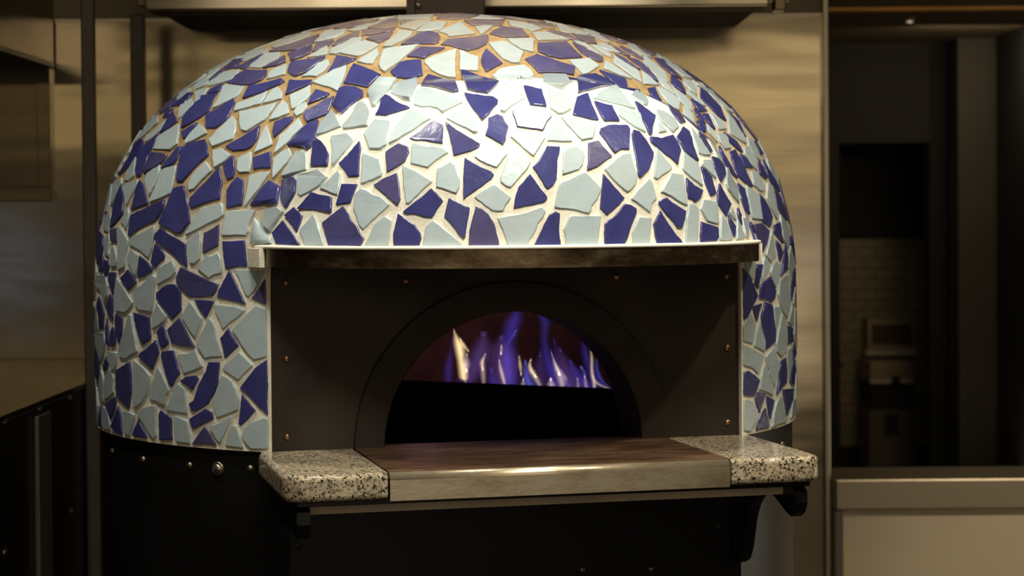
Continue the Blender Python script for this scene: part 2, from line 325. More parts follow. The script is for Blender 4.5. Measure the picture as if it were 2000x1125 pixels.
TILES = """
L 223,360;240,347;239.6,359;228,383;221,400;218,398
L 217,370;220,360;219,382;216,400;212,414;205,417
B 239.4,362;242.4,388;242,418;230,432;217,446;218,432;223,402;232,378
L 242,365;250,358;272,351;268,366;260,380;248,403;245,386
B 275,352.4;280,358;290,395;291,398;257,411;262,394;268,368
L 314,323;312,340;304,362;293,383;284,352;290,338
L 314,336;324,329;346,324;342,344;339,362;334,379;320,386;294,397;300,378;308,358
B 255,434;258,420;270,413;300,400;323,391;322,402;312,424;304,432;272,448;253,462
B 361,363;366,390;372,426;373,434;364,444;358,454;352,456;344,455;334,448;320,443;312,438;318,420;330,390;340,368;348,365
B 430,327;432.4,338;435.6,359;432.4,370;431,389;416,393;400,398;384,404;375,407;371,402;372,388;380,380;392,366;416,342
L 434,397;437,404;438,420;428,428;410,436;396,444;380,452;364,460;372,444;382,424;396,406;416,402
L 444,413;474,411;499,410;494,422;486,442;487,452;482,460;434,460;438,434
L 253,405;254.4,418;252,434;248,448;238,433;240,426
L 214,416;219,417;218,430;213,454;204,448;205,426
B 230,445;231,460;229.6,473;218,472;218,449;224,447
L 233,442;240,448;249,464;252,470;250,484;247,500;245,522;233,529;232.4,500;232,468
L 305,441;303,460;299,482;292,504;276,490;256,478;255,470;260,464;280,454
B 316,446;332,458;352,469;364,477;365,500;367,521;354,513;338,497;318,480;304,468;306,457
L 393,451;393,476;392,506;382,516;372,515;369,496;366,473;376,462
B 429,438;428,460;427,480;410,489;398,495;398,478;400,455;414,448
L 427,494;433,504;435,524;434,533;420,537;410,544;398,534;387,524;392,516;404,498;414,500
B 436,471;456,471;479,469;481,490;483,521;464,521;442,526;438,500
B 305,477;313,482;323,498;322,506;312,514;304,524;297,514;299,500
L 258,486;266,494;273.6,498;271,520;267,540;258,525;250,508;253,496
B 275,500;288,510;300,527;296,533;271,544;272,520
L 339,508;343,520;344,532;336,542;308,557;310,524;324,516
L 216,455;216,476;214,502;206,494;206,468
L 222,479;228,488;230,502;228.6,520;218,522;219,490
B 197,452;203,460;203,484;201,498;192,518;190,500;194,476
B 206,507;213,510;215,520;208,542;204,530
B 202.4,500;203,512;202,529;195,533;199,514
B 252,526;260,538;268,551;252,568;237,543
B 215,532;228,531;227,550;223,576;217,558;213.6,548
L 192,538;202,536;209,540;212,558;211,576;206,594;198,570;189,552
L 230,543;242,560;250,574;261,591;254,604;246,611;228,608;225,580;228,554
L 300,536;305,541;302,566;300,590;297,609;272,605;266,596;260,570;266,564;282,553;292,540
B 338,554;346,557;353.6,565;355,584;355.6,605;346,616;338,624;328,612;308,584;308,572;318,562;328,556
B 355,522;372,530;400,543;410,549;428,555;424,568;418,577;408,578;398,580;372,580;360,569;347,554;346,542;351,530
B 450,528;458,544;470,570;481,594;464,590;448,586;426,581;429,566;438,548
L 461,527;488,527;518,530;510,548;498,568;488,579;482,577;474,558
B 519,545;520,568;520,595;508,590;493,582;502,570;512,556
L 501,595;510,599;521,604;521,640;522,670;521.6,696;510,700;498,703;486,692;476,678;466,660;454,644;468,630;478,620;488,608
L 422,595;438,596;460,598;480,606;468,618;454,628;437,643;430,626;422,608
B 382,586;400,586;419,588;414,600;404,620;392,606
L 373,588;384,604;396,622;390,640;383,659;372,646;356,618;364,604
L 308,590;316,602;327,618;323,627;312,636;299,643;300,618
B 263,610;276,614;294,619;295,640;296,662;280,674;272,656;267,638
L 254,613;259,616;262,640;266,660;270,686;260,692;246,702;236,698;233,686;238,666;246,640
B 352,620;360,636;370,656;382,677;360,676;336,670;332,656;328,644
B 319,634;324,646;331,670;320,680;314,676;308,648
L 410,620;417,628;422,644;425,660;430,676;435,696;416,697;402,700;392,684;386,674;394,652;402,638
B 447,641;456,658;467,676;454,688;441,700;437,680;432,660
B 306,664;310,676;312,689;306,704;299,722;288,712;273,697;275,690;288,680
B 195,579;200,592;205,612;204,642;197,644;195,620;192,596
B 217,574;222,582;222.4,604;222,626;213,614;210,602;213,586
B 228,613;241,620;240,644;234,670;229,654;227,630
B 211,621;213,640;214,658;215.6,676;210,672;208,640
B 221.8,638;227,644;227.6,672;220,678;217,674;217.6,648
L 189,651;206,648;207,670;203,694;198,708;191,680
L 211,686;230,689;228,712;225,722;220,726;215,706
L 188,596;192,604;195,644;189,640
B 318,686;340,684.4;346,704;353,729;344,742;338,755;333,754;326,734;320,710;316.4,694
B 210,696;213,710;208,724;205,726;203.6,714;207,702
L 348,692;368,690;384,682;390,698;397,716;382,723;361,730;356,716;350,702
B 409,707;430,707;429,720;427,750;420,768;410,786;396,796;384,803;377,803;371,789;380,783;384,768;392,746;404,724
L 468,687;480,698;495,714;482,727;467,742;452,732;437,721;440,713;452,702
B 522,702;522.4,730;524,756;522.4,786;524,810;508,796;492,778;470,758;486,736;500,718
L 435,732;444,736;454,744;463,760;468,778;466,800;448,808;426,816;420,800;417,786;423,766;428,750
B 474,770;486,784;500,802;488,816;472,831;468,829;470,806
L 518,815;525,818;524,850;525,876;508,877;492,877;480,864;473,852;478,838;492,824
L 458,830;464,834;470,852;476,874;458,873;442,870;446,850;451,834
L 454,812;448,830;440,848;432,865;424,858;411,834;432,824
B 401,833;412,848;424,870;408,868;377,867;388,850
B 402,798;416,805;418,818;400,827;381,837;376,834;371.6,818;386,809
L 342,812;360,818;368,822;372,844;373,866;358,865;345,861;343,840
B 316,801;324,808;337,816;337,836;338,859;314,860;313,836;312.4,808
L 349,749;356,753;363,759;365,780;367,807;352,806;326,800;332,786;340,764
B 380,733;386,734;389,740;384,750;378,762;368,754;353.6,744;364,736
L 310,716;316,726;324,744;333,762;326,774;324,792;308,784;296,780;293,768;300,744
B 255,706;258,730;258.4,764;253,799;242,788;229,773;228,746;228,723;242,714
L 263,703;268,706;282,718;295,734;292,756;288,770;278,788;263,799;263,750
L 300,791;307,792;306.4,812;306,834;307,850;303,858;292,844;282,826;270,807;282,796
B 272,819;280,834;289,855;276,854;261,851;265,836
L 242,802;254,804;265,810;260,832;254,852;245,846;243.6,824
B 233,793;237,808;239,828;240,850;228,845;219,834;224,818
B 228,774;228,788;223,808;218,820;208,790;216,782
L 215,720;223,732;223,766;216,776;207,782;204,760;208,736
L 202,792;210,798;218,828;217,840;203,837;201,810
B 199,792;200,812;201,836;195,832;196,808
L 200,722;203.6,740;203,760;205.6,784;200,786;194,762;196,740
B 192,686;196,704;195,732;192,756;189,730;189,696
L 308,227;311,240;288,260;274,274;270,272;284,250;298,234
L 327,236;320,250;312,259;300,270;285,280;287,269;308,252
B 340,219;348,238;332,250;313,262;324,240
B 340,213;335,222;328,230;319,232;324,220
B 352,184;344,196;332,212;320,220;312,225;316,214;330,200
L 372,173;375,177;360,188;348,198;346,194;354,184
B 379,183;372,190;361,205;348,208;335,210;346,200;368,183
L 375,193;380,204;368,216;350,234;350,218;354,208
B 426,183;418,194;410,218;396,228;356,252;358,232;368,218;396,188
L 409,173;400,186;392,196;381,203;383,180;394,176
L 395,159;416,153;404,166;386,176;379,172
B 438,166;428,180;405,185;412,176;426,169
L 446,166;460,168;478,171;468,186;458,194;416,214;426,196;436,170
B 458,194;460,202;452,220;442,236;423,251;403,251;403,227;426,214
L 456,228;462,238;462,256;456,272;436,280;416,288;409,274;422,260;442,240
L 391,243;400,250;406,261;382,274;363,283;362,276;374,260
B 387,241;378,254;369,266;360,273;354,260;368,251
L 352,244;351,260;348,282;334,294;316,293;300,292;310,268;330,254
B 402,273;406,286;409,303;392,318;376,334;358,356;346,354;348,330;354,302;356,290;372,280
L 433,290;453,303;438,318;420,329;416,310;417,294
L 404,316;416,333;392,356;380,370;370,373;369,360;376,344;388,330
B 356,287;348,310;342,320;316,330;324,316;338,300;348,288
B 328,304;318,318;308,324;282,340;288,320;294,302;300,298;316,299
B 311,264;304,280;298,292;291,304;284,326;276,344;268,344;266,334;269,310;276,290
B 280,272;282,278;280,288;268,306;256,322;234,344;244,324;260,294;268,278
L 268,308;266,324;263,344;252,355;245,352;250,334
L 260,286;246,310;228,346;225,348;240,316;252,294
B 509,247;504,272;492,288;482,293;456,296;442,287;460,276
L 542,203;532,218;518,236;500,246;482,258;472,255;468,244;468,219;492,214
L 524,180;518,192;510,204;458,219;464,204;492,193
L 544,171;553,182;551,194;514,204;524,188;534,176
B 550,155;557,160;546,167;528,174;508,183;475,194;480,182;486,171
L 522,246;528,262;533,283;516,292;498,300;504,282;512,262
B 458,305;460,330;457,347;445,352;440,340;437,322;448,312
L 492,297;493,316;488,337;468,338;464,332;465,310;478,304
B 530,297;530,314;529,328;512,329;496,332;495,308
L 488,344;508,338;528,336;520,350;508,368;492,388;479,405;482,380;485,360
L 554,196;562,204;566,222;546,231;527,237;534,222;544,208
L 607,168;607,186;600,196;584,208;571,215;568,204;566,188;588,178
L 598,200;602,210;592,222;580,229;574,222;578,212
B 610,158;608,166;592,172;558,187;562,172;566,158;592,159
B 618,176;644,184;638,191;620,198;602,205;606,192
B 653,189;648,204;640,224;620,232;600,240;593,227;598,218;620,206;632,198
B 675,171;696,173;710,180;709,191;690,204;668,224;660,218;650,208;658,190;664,176
B 574,229;572,236;560,248;536,270;533,258;537,240;558,230
L 585,232;593,248;576,264;560,282;536,302;542,282;546,266;564,252
B 623,236;620,256;616,270;608,288;600,294;588,288;563,286;580,268;594,252;604,244
L 653,219;659,232;667,248;646,256;620,266;628,242;638,227
L 704,198;716,206;723,218;721,234;719,247;696,250;672,253;670,246;684,228
L 742,154;776,156;764,176;746,194;734,208;728,210;723,196;719,182;728,170
L 784,162;818,163;810,182;801,199;788,196;778,190;763,183;770,174
B 754,189;762,191;780,202;801,212;776,220;754,227;734,226;742,208;746,196
L 798,218;808,217;824,224;842,233;820,246;800,260;761,283;766,264;772,248;786,232
L 734,235;764,238;763,250;758,266;756,284;744,292;723,292;716,274;711,263;720,250
B 618,270;628,276;637,288;643,302;641,324;624,325;608,326;609,306;613,286
L 649,268;678,261;693,274;680,290;664,310;652,325;650,306;650,286
B 704,278;706,290;703,310;702,344;682,346;674,334;663,320;680,304;694,288
B 780,281;798,288;800,298;792,316;774,328;757,338;755,318;754,298;768,288
L 710,301;742,311;748,338;746,344;730,352;707,360;708,330
L 566,290;571,304;562,318;550,332;534,350;533,336;535,310;550,298
L 599,299;599.6,332;580,338;564,345;554,346;551,342;564,324;574,308;582,296
L 788,325;816,336;845,355;832,366;820,378;800,398;794,398;789,366
L 584,344;622,330;640,346;626,362;608,374;588,384;583,378
L 662,334;667,340;664,360;660,381;646,377;626,368;646,350
B 776,338;780,356;783,390;778,401;760,388;731,362;748,350
B 465,346;477,352;477,376;474,400;458,404;444,407;444,372;452,359
B 528,353;538,358;548,365;546,380;543,398;532,401;520,399;506,402;491,403;500,388;512,370
B 575,346;579,352;578,376;572,388;560,407;552,398;550,388;551.6,352
L 512,418;524,409;548,407;555,414;544,430;530,452;520,442;515,430
B 576,405;592,422;588,436;581,453;570,438;558,422
L 501,426;512,442;531,468;531,475;520,478;493,478;494,456
B 554,431;566,448;588,480;564,479;540,478;535,456;544,444
L 614,419;620,430;626,452;634,480;616,480.4;597,480;592,464;588,450;600,436
B 609,376;628,381;649,385;648,415;630,413;612,410;583,409;592,398
B 669,360;699,359.6;692,378;685,397;670,399;658,401;663,382
B 671,403;680,414;688,432;700,444;704,456;712,466;706,480;674,481;642,480;636,458;631,436;650,420
L 706,369;716,371;728,379;744,384;762,400;748,414;730,430;710,449;702,440;698,426;692,408;695,380
L 753,422;766,430;763,456;760,480;736,481;713,481;724,458;730,442;740,431
B 778,417;788,424;800,433;812,440;822,456;823.6,466;820,479;796,480;770,480;769,456;774,436
B 843,368;856,380;866,393;858,404;845,425;828,424;808,418;792,418;788,414;802,402;820,388
L 845,430;860,440;880,456;902,476;900,480;880,481;848,480;827,481;829,460;832,443
L 854,331;880,316;890,323;894,336;899,352;898,366;892,378;876,373;853,366
B 908,309;924,318;940,326;960,335;965,342;960,350;940,365;912,383;905.6,390;905,350
B 877,387;896,396;918,406;915,426;911,448;909,464;905,467;896,458;890,448;868,423;873,402
B 929,403;942,408;954,418;966,438;970,456;975,475;974,481;944,481;915,480;917,450;924,422
L 966,360;982,372;998,386;988,400;983,412;970,413;960,411;944,399;927,385;940,374
B 1035,340;1048,358;1068,384;1068,390;1062,395;1036,401;1003,406;1006,386;1012,366
L 1058,404;1065,412;1060,424;1050,436;1044,454;1034,468;1029,480;1012,479;993,481;984,456;972,426;996,421;1030,414
B 1084,413;1093,417;1092,438;1092,456;1095,479;1068,480;1042,481;1048,468;1058,448;1062,438;1072,420
L 1112,422;1140,421;1173,422;1170,442;1168,466;1167,479;1140,481;1104,480;1103,462;1100,448;1106,436
L 1141,336;1156,350;1172,368;1172,374;1166,388;1155,402;1154,410;1150,417;1120,410;1083,405;1086,384;1092,358;1116,348
L 1008,286;1020,298;1036,318;1030,330;1016,346;997,367;988,364;978,356;977,346;984,328;992,310
B 1068,286;1093,288;1092,300;1088,314;1088,330;1087,350;1080,362;1070,369;1066,367;1054,348;1040,327;1052,314;1060,300
L 956,281;972,290;991,302;980,316;970,328;952,322;936,314;927,307;940,292
B 871,240;888,252;912,266;938,282;936,288;920,296;908,299;887,305;883,286;878,264
L 806,281;816,283;836,288;846,286;866,291;876,299;862,308;854,313;836,328;820,324;803,320;804,300
B 848,238;866,247;865,281;848,279;824,275;810,275;801,271;812,264;822,258;832,248
L 911,208;920,228;928,246;933,259;927,261;912,252;898,246;873,233;888,220
B 907,185;932,187;964,191;973,197;972,204;964,212;956,224;942,237;932,224;920,209;912,196
L 818,173;840,178;880,189;904,202;890,208;874,216;865,222;856,214;838,209;824,210;809,206;812,188
L 982,166;992,169;1008,180;1024,193;1010,202;998,210;986,221;978,219;979,194
B 1022,171;1040,173;1058,176;1064,194;1067,210;1052,208;1035,206;1028,188
B 1002,218;1008,215;1020,214;1050,219;1074,223;1077,230;1068,240;1060,257;1048,254;1030,252;1010,249;1006,236;1001,224
B 954,232;971,225;982,229;993,248;989,264;988,274;982.4,283.6;968,276;948,265;953,250
L 997,268;1020,264;1036,265;1065,269;1054,288;1042,306;1030,297
L 1086,231;1094,242;1104,262;1117,277;1100,278;1069,276;1076,254
L 1096,230;1112,232;1136,238;1163,242;1162,254;1157,271;1146,273;1136,275;1122,260;1106,244
L 1072,178;1080,179;1096,182;1115,191;1115,215;1099,224;1090,224.4;1074,212;1073,194
B 1147,186;1154,200;1162,218;1168,236;1148,233;1118,225;1121,210;1126,192
B 1160,200;1176,204;1195,208;1204,226;1209,238;1198,238;1180,238;1170,222
L 1126,286;1140,297;1141,306;1138,322;1130,332;1114,337;1098,341;1099,322;1100,298;1112,288
B 1168,276;1180,290;1195,306;1180,316;1166,326;1146,333;1148,310;1148,280
B 1172,252;1186,246;1200,245;1224,247;1229,254;1229,272;1228,293;1212,292.4;1200,300;1196,296;1184,278;1170,260
L 1208,214;1224,218;1249,223;1254,240;1259.6,260;1244,252;1226,240;1208,227
B 1239,201;1252,208;1266,217;1280,227;1278,238;1274,248;1271,264;1267,264;1262,252;1254,234;1248,220
L 1281,216;1296,220;1308,227;1318,234;1325,249;1313,259.6;1302,248;1290,238;1281,224
L 1285,240;1294,248;1301,258;1286,260;1284,250
B 1235,255.6;1246,259;1260,274;1276,299;1275,310;1266,332;1248,348;1246,344;1242,316;1235,278;1233,262
B 1268,269;1280,269;1290,271;1298,268;1312,265;1322,278;1329,295;1322,322;1312,312;1296,300;1282,288;1270,278
B 1332,249;1344,258;1350,270;1354,288;1358,302;1361.6,316;1348,306;1336,296;1328,282;1320,268;1326,260
L 1347,252;1357,262;1366,274;1376,286;1386,305;1374,304;1364,300;1358,284;1352,268
L 1200,312;1212,303;1230,301;1236,322;1244,344;1240,360;1230,372;1224,375.6;1212,366;1200,355;1180,331;1190,322
L 1280,290;1290,302;1300,314;1311,328;1304,336;1292,343;1282,350.6;1276,347;1278,320
L 1333,298;1346,308;1362,320;1366,340;1370,364;1354,352;1336,336;1332,330
L 1370,313;1388,313;1393,334;1397,350;1386,340;1378,332;1370,322
L 1230,162;1242,166;1253,167;1260,182;1266,200;1262,207;1256,205.6;1244,196;1233,186;1232,174
B 1264,174;1278,171.6;1284,186;1292,200;1302,218;1290,214;1280,207;1272,190
L 1281,171;1300,178;1316,188;1327,200;1325,217;1314,212;1302,202;1292,188
B 1304,208;1316,216;1328,224;1338,240;1328,242;1320,232;1312,222
L 1333,208;1342,214;1352,224;1355,238;1357,258;1350,248;1342,234;1333,224
L 1309,168;1320,178;1336,188;1350,204;1350,220;1340,212;1328,200;1318,184
B 1348,194;1360,200;1370,208;1380,219;1364,219;1356,208
B 1355,213;1366,224;1374,236;1376,244;1368,238;1360,228
B 1370,223;1381,223;1388,236;1395,255;1386,246;1378,236
B 1359,237;1368,236;1378,250;1377,259;1370,261;1364,250
B 1366,174;1380,184;1392,196;1406,210;1412,226;1417,238;1402,228;1390,216;1376,202;1367,192
L 1340,176;1352,186;1366,198;1378,210;1364,204;1348,190;1340,184
L 1334,155;1348,160;1356,168;1360,176;1359,186;1348,178;1338,168;1334,162
B 1309,150;1320,156;1330,164;1336,176;1338,186;1328,178;1312,166;1309,160
L 1356,162;1372,170;1390,180;1402,194;1416,210;1430,224;1418,216;1400,198;1380,180;1360,168
L 1384,220;1396,228;1408,238;1418,254;1402,254;1394,238
L 1420,224;1430,234;1440,250;1450,264;1456,282;1440,272;1424,261;1421,240
B 1421,222;1432,228;1442,238;1448,252;1454,270;1442,254;1430,236
L 1379,243;1388,254;1398,270;1400,280;1390,268;1380,256
L 1398,260;1412,262;1420,270;1426,291;1414,292;1404,278
B 1412,259;1426,268;1438,278;1444,288;1449,299;1436,290;1422,276
B 1363,258;1374,268;1382,282;1390,298;1384,298;1374,286;1364,268
L 1378,266;1388,270;1400,290;1412,324;1400,310;1388,286
B 1389,306;1400,310;1412,326;1416,342;1407,356;1400,342;1392,322
B 1403,286;1412,302;1424,320;1439,350;1430,342;1416,324;1406,302
B 1424,297;1433,293;1444,310;1454,330;1468,366;1452,356;1440,344;1430,318
B 1444,301;1456,310;1469,329;1452,327
L 1452,286;1466,296;1476,310;1477,334;1466,324;1452,302
L 1458,268;1468,278;1480,298;1484,316;1472,304;1460,286
B 1472,276;1480,286;1490,302;1484,302;1476,288
B 1480,315;1488,326;1498,348;1494,351;1482,340
L 1465,336;1478,338;1492,364;1491,372;1486,375;1470,362
B 1489,312;1498,328;1509,348;1518,366;1520,377;1509,367;1500,348;1492,326
L 1494,312;1506,330;1512,344;1520,370;1512,356;1500,330
L 1310,338;1332,342;1336,362;1341,402;1324,394;1308,383;1290,375;1298,360
B 1339,348;1354,362;1371,373;1366,388;1356,395.6;1349,389;1343,388;1340,370
B 1367.6,326;1376,332;1388,346;1392,362;1397,379;1387,383;1381,370;1374,352
B 1403,359;1412,376;1426,400;1417,423;1408,410;1399,396;1400,374
L 1418,328;1430,340;1436,354;1442,398;1434,388;1420,370;1416,360;1418,344
B 1440,358;1452,368;1458,392;1462,420;1448,420;1445,400;1441,376
L 1455,362;1466,370;1480,380;1484,404;1487,430;1468,427;1462,400
B 1480,379;1490,388;1500,406;1507,426;1502,444;1488,434;1485,408
L 1497,357;1506,364;1512,388;1518,426;1515,428;1504,406;1496,388
B 1510,373;1520,380;1528,402;1536,433;1524,420;1518,406;1513,384
L 1521,420;1536,436;1540,452;1538,486;1528,468;1524,444
B 1521,433;1524,452;1528,476;1518,464;1510,454;1510,440
B 1471,438;1484,435.6;1492,442;1500,452;1496,476;1488,493;1480,468;1474,452
B 1465,433;1470,444;1474,455;1462,448
B 1469,458;1478,466;1483,488;1485,504;1472,507;1470,484
L 1506,448;1510,472;1513,501;1504,513;1494,498;1500,472
B 1514,470;1522,478;1527,493;1522,511;1518,496
B 1532,480;1537,500;1537,528;1530,532;1524,538;1528,510;1530,490
L 1448,426;1458,426;1460,444;1460,465;1454,462;1451,444
L 1438,428;1444,440;1453,465;1437,468;1437,448
B 1421,420;1428,432;1435,444;1433,464;1428,452;1422,434
B 1439,406;1445,420;1447,440;1443,434;1439,420
L 1428,406;1432,418;1436,432;1430,426;1423,416
L 1407,419;1416,432;1422,448;1430,467;1416,471;1404,468;1406,444
B 1368,433;1384,438;1400,444;1402,464;1398,471;1380,472;1366,473;1367,452
L 1372,390;1384,391;1398,396;1401,418;1402,438;1392,436;1380,432;1374,422;1367,409;1369,398
L 1344,397;1354,399;1363,408;1362,440;1361,475;1338,476;1338,448;1341,420
B 1300,386;1312,396;1328,406;1338,413;1336,428;1331,446;1322,446;1312,432;1296,414;1285,398;1286,393
L 1267,349;1273,358;1277,372;1281,388;1272,398;1268,416;1252,403;1232,389;1244,370
B 1177,340;1188,352;1200,366;1219,387;1210,398;1200,407;1184,420;1171,406;1174,370
B 1219,398;1230,400;1241,407;1242,414;1236,430;1230,448;1224,468;1218,478;1180,478;1179,456;1180,438;1188,430;1200,422;1210,410
L 1247,423;1271,425;1269,446;1268,460;1268,478;1235,478;1234,454;1240,438
B 1288,412;1298,428;1312,448;1320,460;1328,468;1333,477;1308,476;1282,477;1278,456;1275,438;1280,428
L 1541,480;1548,506;1549,518;1544,540;1539,552;1538,528;1538,500
B 1542,460;1550,484;1551,516;1547,500;1541,476
L 1452.9,514.2;1460.9,512.4;1472.4,512.4;1470.7,532;1468,548;1459.1,532
B 1476.9,516;1487.6,516;1484,539.1;1478.7,564;1472.4,553.3;1475.1,532
B 1450.2,524;1460.9,539.1;1470.7,556.9;1477.8,578.2;1469.8,594.2;1457.3,620.9;1451.1,622.7;1450.2,571.1
L 1490.2,501.8;1496.4,508.9;1501.8,519.6;1496.4,533.8;1486.7,548;1487.6,523.1
L 1512.4,508;1522.2,517.8;1522.2,533.8;1517.8,548;1512.4,562.2;1507.1,546.2;1502.7,532;1507.1,517.8
B 1501.8,540;1508.9,553.3;1513.3,571.1;1510.7,583.6;1505.3,590.7;1496.4,585.3;1481.3,582.7;1484,556.9;1492.9,548
L 1524.9,544.4;1537.3,536.4;1539.1,558.7;1541.8,588.9;1535.6,622.7;1526.7,606.7;1517.8,574.7;1519.6,551.6
B 1468.9,597.8;1485.8,592.4;1480.4,610.2;1476.5,628;1471.6,612
B 1492,588.9;1505.3,594.2;1508.9,620.9;1512.4,645.8;1512.4,667.1;1503.6,676;1493.8,684;1491.1,660;1484.9,619.1
L 1508.9,596.9;1523.1,598.7;1519.6,620.9;1513.3,647.6;1510.7,628
L 1524.9,613.8;1532,624.4;1534.7,647.6;1533.8,684.9;1524.9,697.3;1516,686.7;1514.2,670.7;1519.6,642.2
L 1464.4,612.9;1473.3,631.6;1471.6,647.6;1468,670.7;1450.2,665.3;1450.2,638.7;1455.6,622.7
L 1481.3,626.2;1485.8,642.2;1492,663.6;1492,686.7;1471.6,676;1475.1,652.9
B 1535.6,635.1;1546.2,640.4;1546.2,668.9;1536.4,672.4;1535.6,656.4
L 1546.2,596;1548,613.8;1547.1,636.9;1537.3,628;1540.9,613.8
B 1548.9,524.9;1550.7,535.6;1547.1,571.1;1543.6,588.9;1543.6,556.9
L 1550.7,560.4;1551.2,599.6;1547.1,592.4;1548,576.4
L 1450.2,673.3;1466.2,679.6;1489.3,693.8;1484,713.3;1478.7,730.2;1468,718.7;1450.2,712.4
B 1452,726.7;1460.9,724;1473.3,732.9;1481.9,741.8;1478.7,754.2;1471.6,772.9;1451.1,771.1;1451.1,748.9
L 1452,780.9;1458.2,779.1;1468,786.2;1476.9,798.7;1478.7,814.7;1471.6,828.9;1462.7,843.1;1452,840.4;1451.1,811.1
B 1478.7,764.9;1492.9,769.3;1488.4,784.4;1481.3,805.8;1476.9,793.3;1473.3,779.1
B 1495.6,772;1509.8,780.9;1507.1,796.9;1501.8,818.2;1498.2,798.7
B 1492.9,796.9;1497.3,814.7;1500.9,833.3;1491.1,836;1475.1,838.7;1482.2,820
L 1491.1,710.7;1498.2,731.1;1505.3,748.9;1508.9,759.6;1507.1,772;1492.9,764.9;1481.3,760.4;1484.9,734.7
L 1509.8,676.9;1514.2,693.8;1520.4,715.1;1516,734.7;1510.7,756.9;1503.6,736.4;1498.2,716.9;1492.9,697.3;1501.8,686.7
B 1532.9,698.2;1534.7,722.2;1534.7,747.1;1526.7,756;1515.1,770.2;1519.6,743.6;1521.3,718.7;1524,704.4
B 1527.6,760.4;1547.1,758.7;1546.2,780.9;1536.4,811.1;1533.8,812.9;1530.2,784.4
L 1524,772;1528.4,782.7;1531.1,802.2;1534.7,822.7;1519.6,828;1505.3,834.2;1508.9,805.8;1514.2,788
L 1542.7,678.7;1544.4,692;1544.4,713.3;1537.3,736.4;1535.6,713.3;1534.7,684.9
B 1550.7,701.8;1551.6,718.7;1548.9,756;1540.9,745.3;1544.4,725.8
B 1548.9,672.4;1551.9,686.7;1550.7,699.1;1547.1,702.7;1546.2,684.9
L 1548,780.9;1551.6,791.6;1551.6,812.9;1542.7,816.4;1544.4,795.1
B 482,138;523,139;521,148;512,158;492,167;470,167;444,164;460,150
L 470,138;460,152;454,158;444,161;406,170;412,160;440,142
L 561,127;558,147;540,152;522,156;528,142;536,136
B 558,110;559,122;540,130;513,135;526,126
L 550,105;544,118;526,128;510,134;486,133;500,120;520,107
B 515,108;506,118;494,126;478,136;456,135;472,128;492,118
B 478,116;460,132;440,138;428,148;410,160;420,148;440,132;460,118
L 430,135;412,150;400,160;380,178;378,172;396,156;416,140
L 526,96;522,104;500,112;476,122;466,116;492,102
B 624,70;618,82;600,92;580,100;558,101;526,103;550,94;590,80
L 596,66;612,65;600,74;570,86;536,96;530,93;556,78
B 580,68;590,66;576,73;560,78
B 611,91;606,106;588,114;568,120;566,112;562,106;584,98
B 653,81;644,90;628,97;610,103;614,94;620,84
L 640,92;643,100;638,108;620,112;600,115;616,104
B 636,113;620,126;600,142;578,151;570,148;562,142;565,128;570,122
L 643,119;644,128;634,140;618,151;604,150;590,152;608,138;624,124
B 658,110;697,116;676,128;660,136;640,144;648,130
L 678,130;674,148;668,164;660,180;644,172;628,168;610,162;630,150;652,138
L 636,63;678,59;670,70;652,77;614,85;624,74
B 702,63;700,72;680,82;654,92;649,91;660,80;680,70
L 709,75;704,84;680,96;656,108;644,107;648,96;672,86;688,77
L 714,81;741,89;728,98;714,106;700,112;682,109;664,106;680,94;696,86
B 768,64;760,76;740,86;730,81;715,78;726,72;748,68
B 772,58;760,64;736,67;716,71;736,60
B 734,59;720,68;706,73;708,60
B 778,40;776,54;744,58;716,57;740,48;760,41
L 748,43;736,50;716,58;690,63;680,62;700,54
L 676,58;670,66;656,74;636,78;640,70;652,62
B 740,41;720,48;696,55;652,58;672,51;700,45
L 807,63;804,70;788,80;764,93;748,94;754,84;772,70;780,61
L 846,40;832,48;810,61;780,56;784,51;810,42
B 828,40;810,43;784,49;780,44;796,41
L 840,45;873,46;864,58;840,62;813,64;824,54
L 899,45;910,54;928,68;906,70;878,74;872,68;856,63;876,54
L 926,54;944,53;963,53;952,61;940,69;934,62
B 906,42;932,40;960,41;986,41;980,52;952,51.6;920,51;916,48
L 920,39;940,32;960,35;984,40;960,40;932,39.4
B 840,63.6;856,67;860,73;857,84;848,88;820,87;783,89;796,80;816,68
B 954,72;954,80;950,88;934,96;914,101;896,96;880,91;861,89;874,79;910,75
B 980,54;1000,57;1020,60;1033,73;1012,74;980,74;956,68;964,61
L 992,44;1010,46;1040,50;1060,58;1040,63;1020,56;996,51
L 819,89;800,104;780,122;752,143;744,138;740,128;742,118;748,100;756,96;788,92
B 823,93;869,95;854,103;840,108;828,116;812,113;795,112;810,100
L 738,97;741,108;734,116;728,126;716,126;698,122;714,110
L 892,98;889,118;890,154;876,153;860,148;842,138;829,124;830,119;850,110
L 897,101;904,102;918,108;935,113;934,128;933,139.6;898,139;898,116
B 949,98;960,106;970,114;982,125;968,132;950,142;942,130;939,120;942,108
L 954,86;980,82;996,88;1023,103;1018,114;1014,125;998,124;982,117;970,104
L 990,77;1016,77;1042,78;1042,90;1041,104;1020,99;1002,88
B 823,119;824,134;826,148;812,153;796,155;776,153;768,148;762,141;780,124;796,119.6
B 837,150;860,157;890,162;896,180;886,182;870,178;854,173;840,170;823,169;830,158
B 900,142;910,143;930,151;975,163;964,174;952,184;930,181;913,176;906,160
L 960,153;976,136;992,131;1024,127;1036,138;1046,158;1053,169;1030,164;1000,162;980,159
B 691,127;710,132;730,140;744,147;734,156;718,172;704,169;688,166;671,164;680,144
L 1037,65;1066,64;1088,71;1112,80;1080,80;1050,81;1044,72
B 1029,43;1048,46;1076,49;1085,55;1084,59;1064,57;1040,51
B 1066,62.4;1086,62;1112,70;1138,86;1120,80;1086,71
B 1116,67;1140,72;1160,74;1165,87;1148,86;1130,76
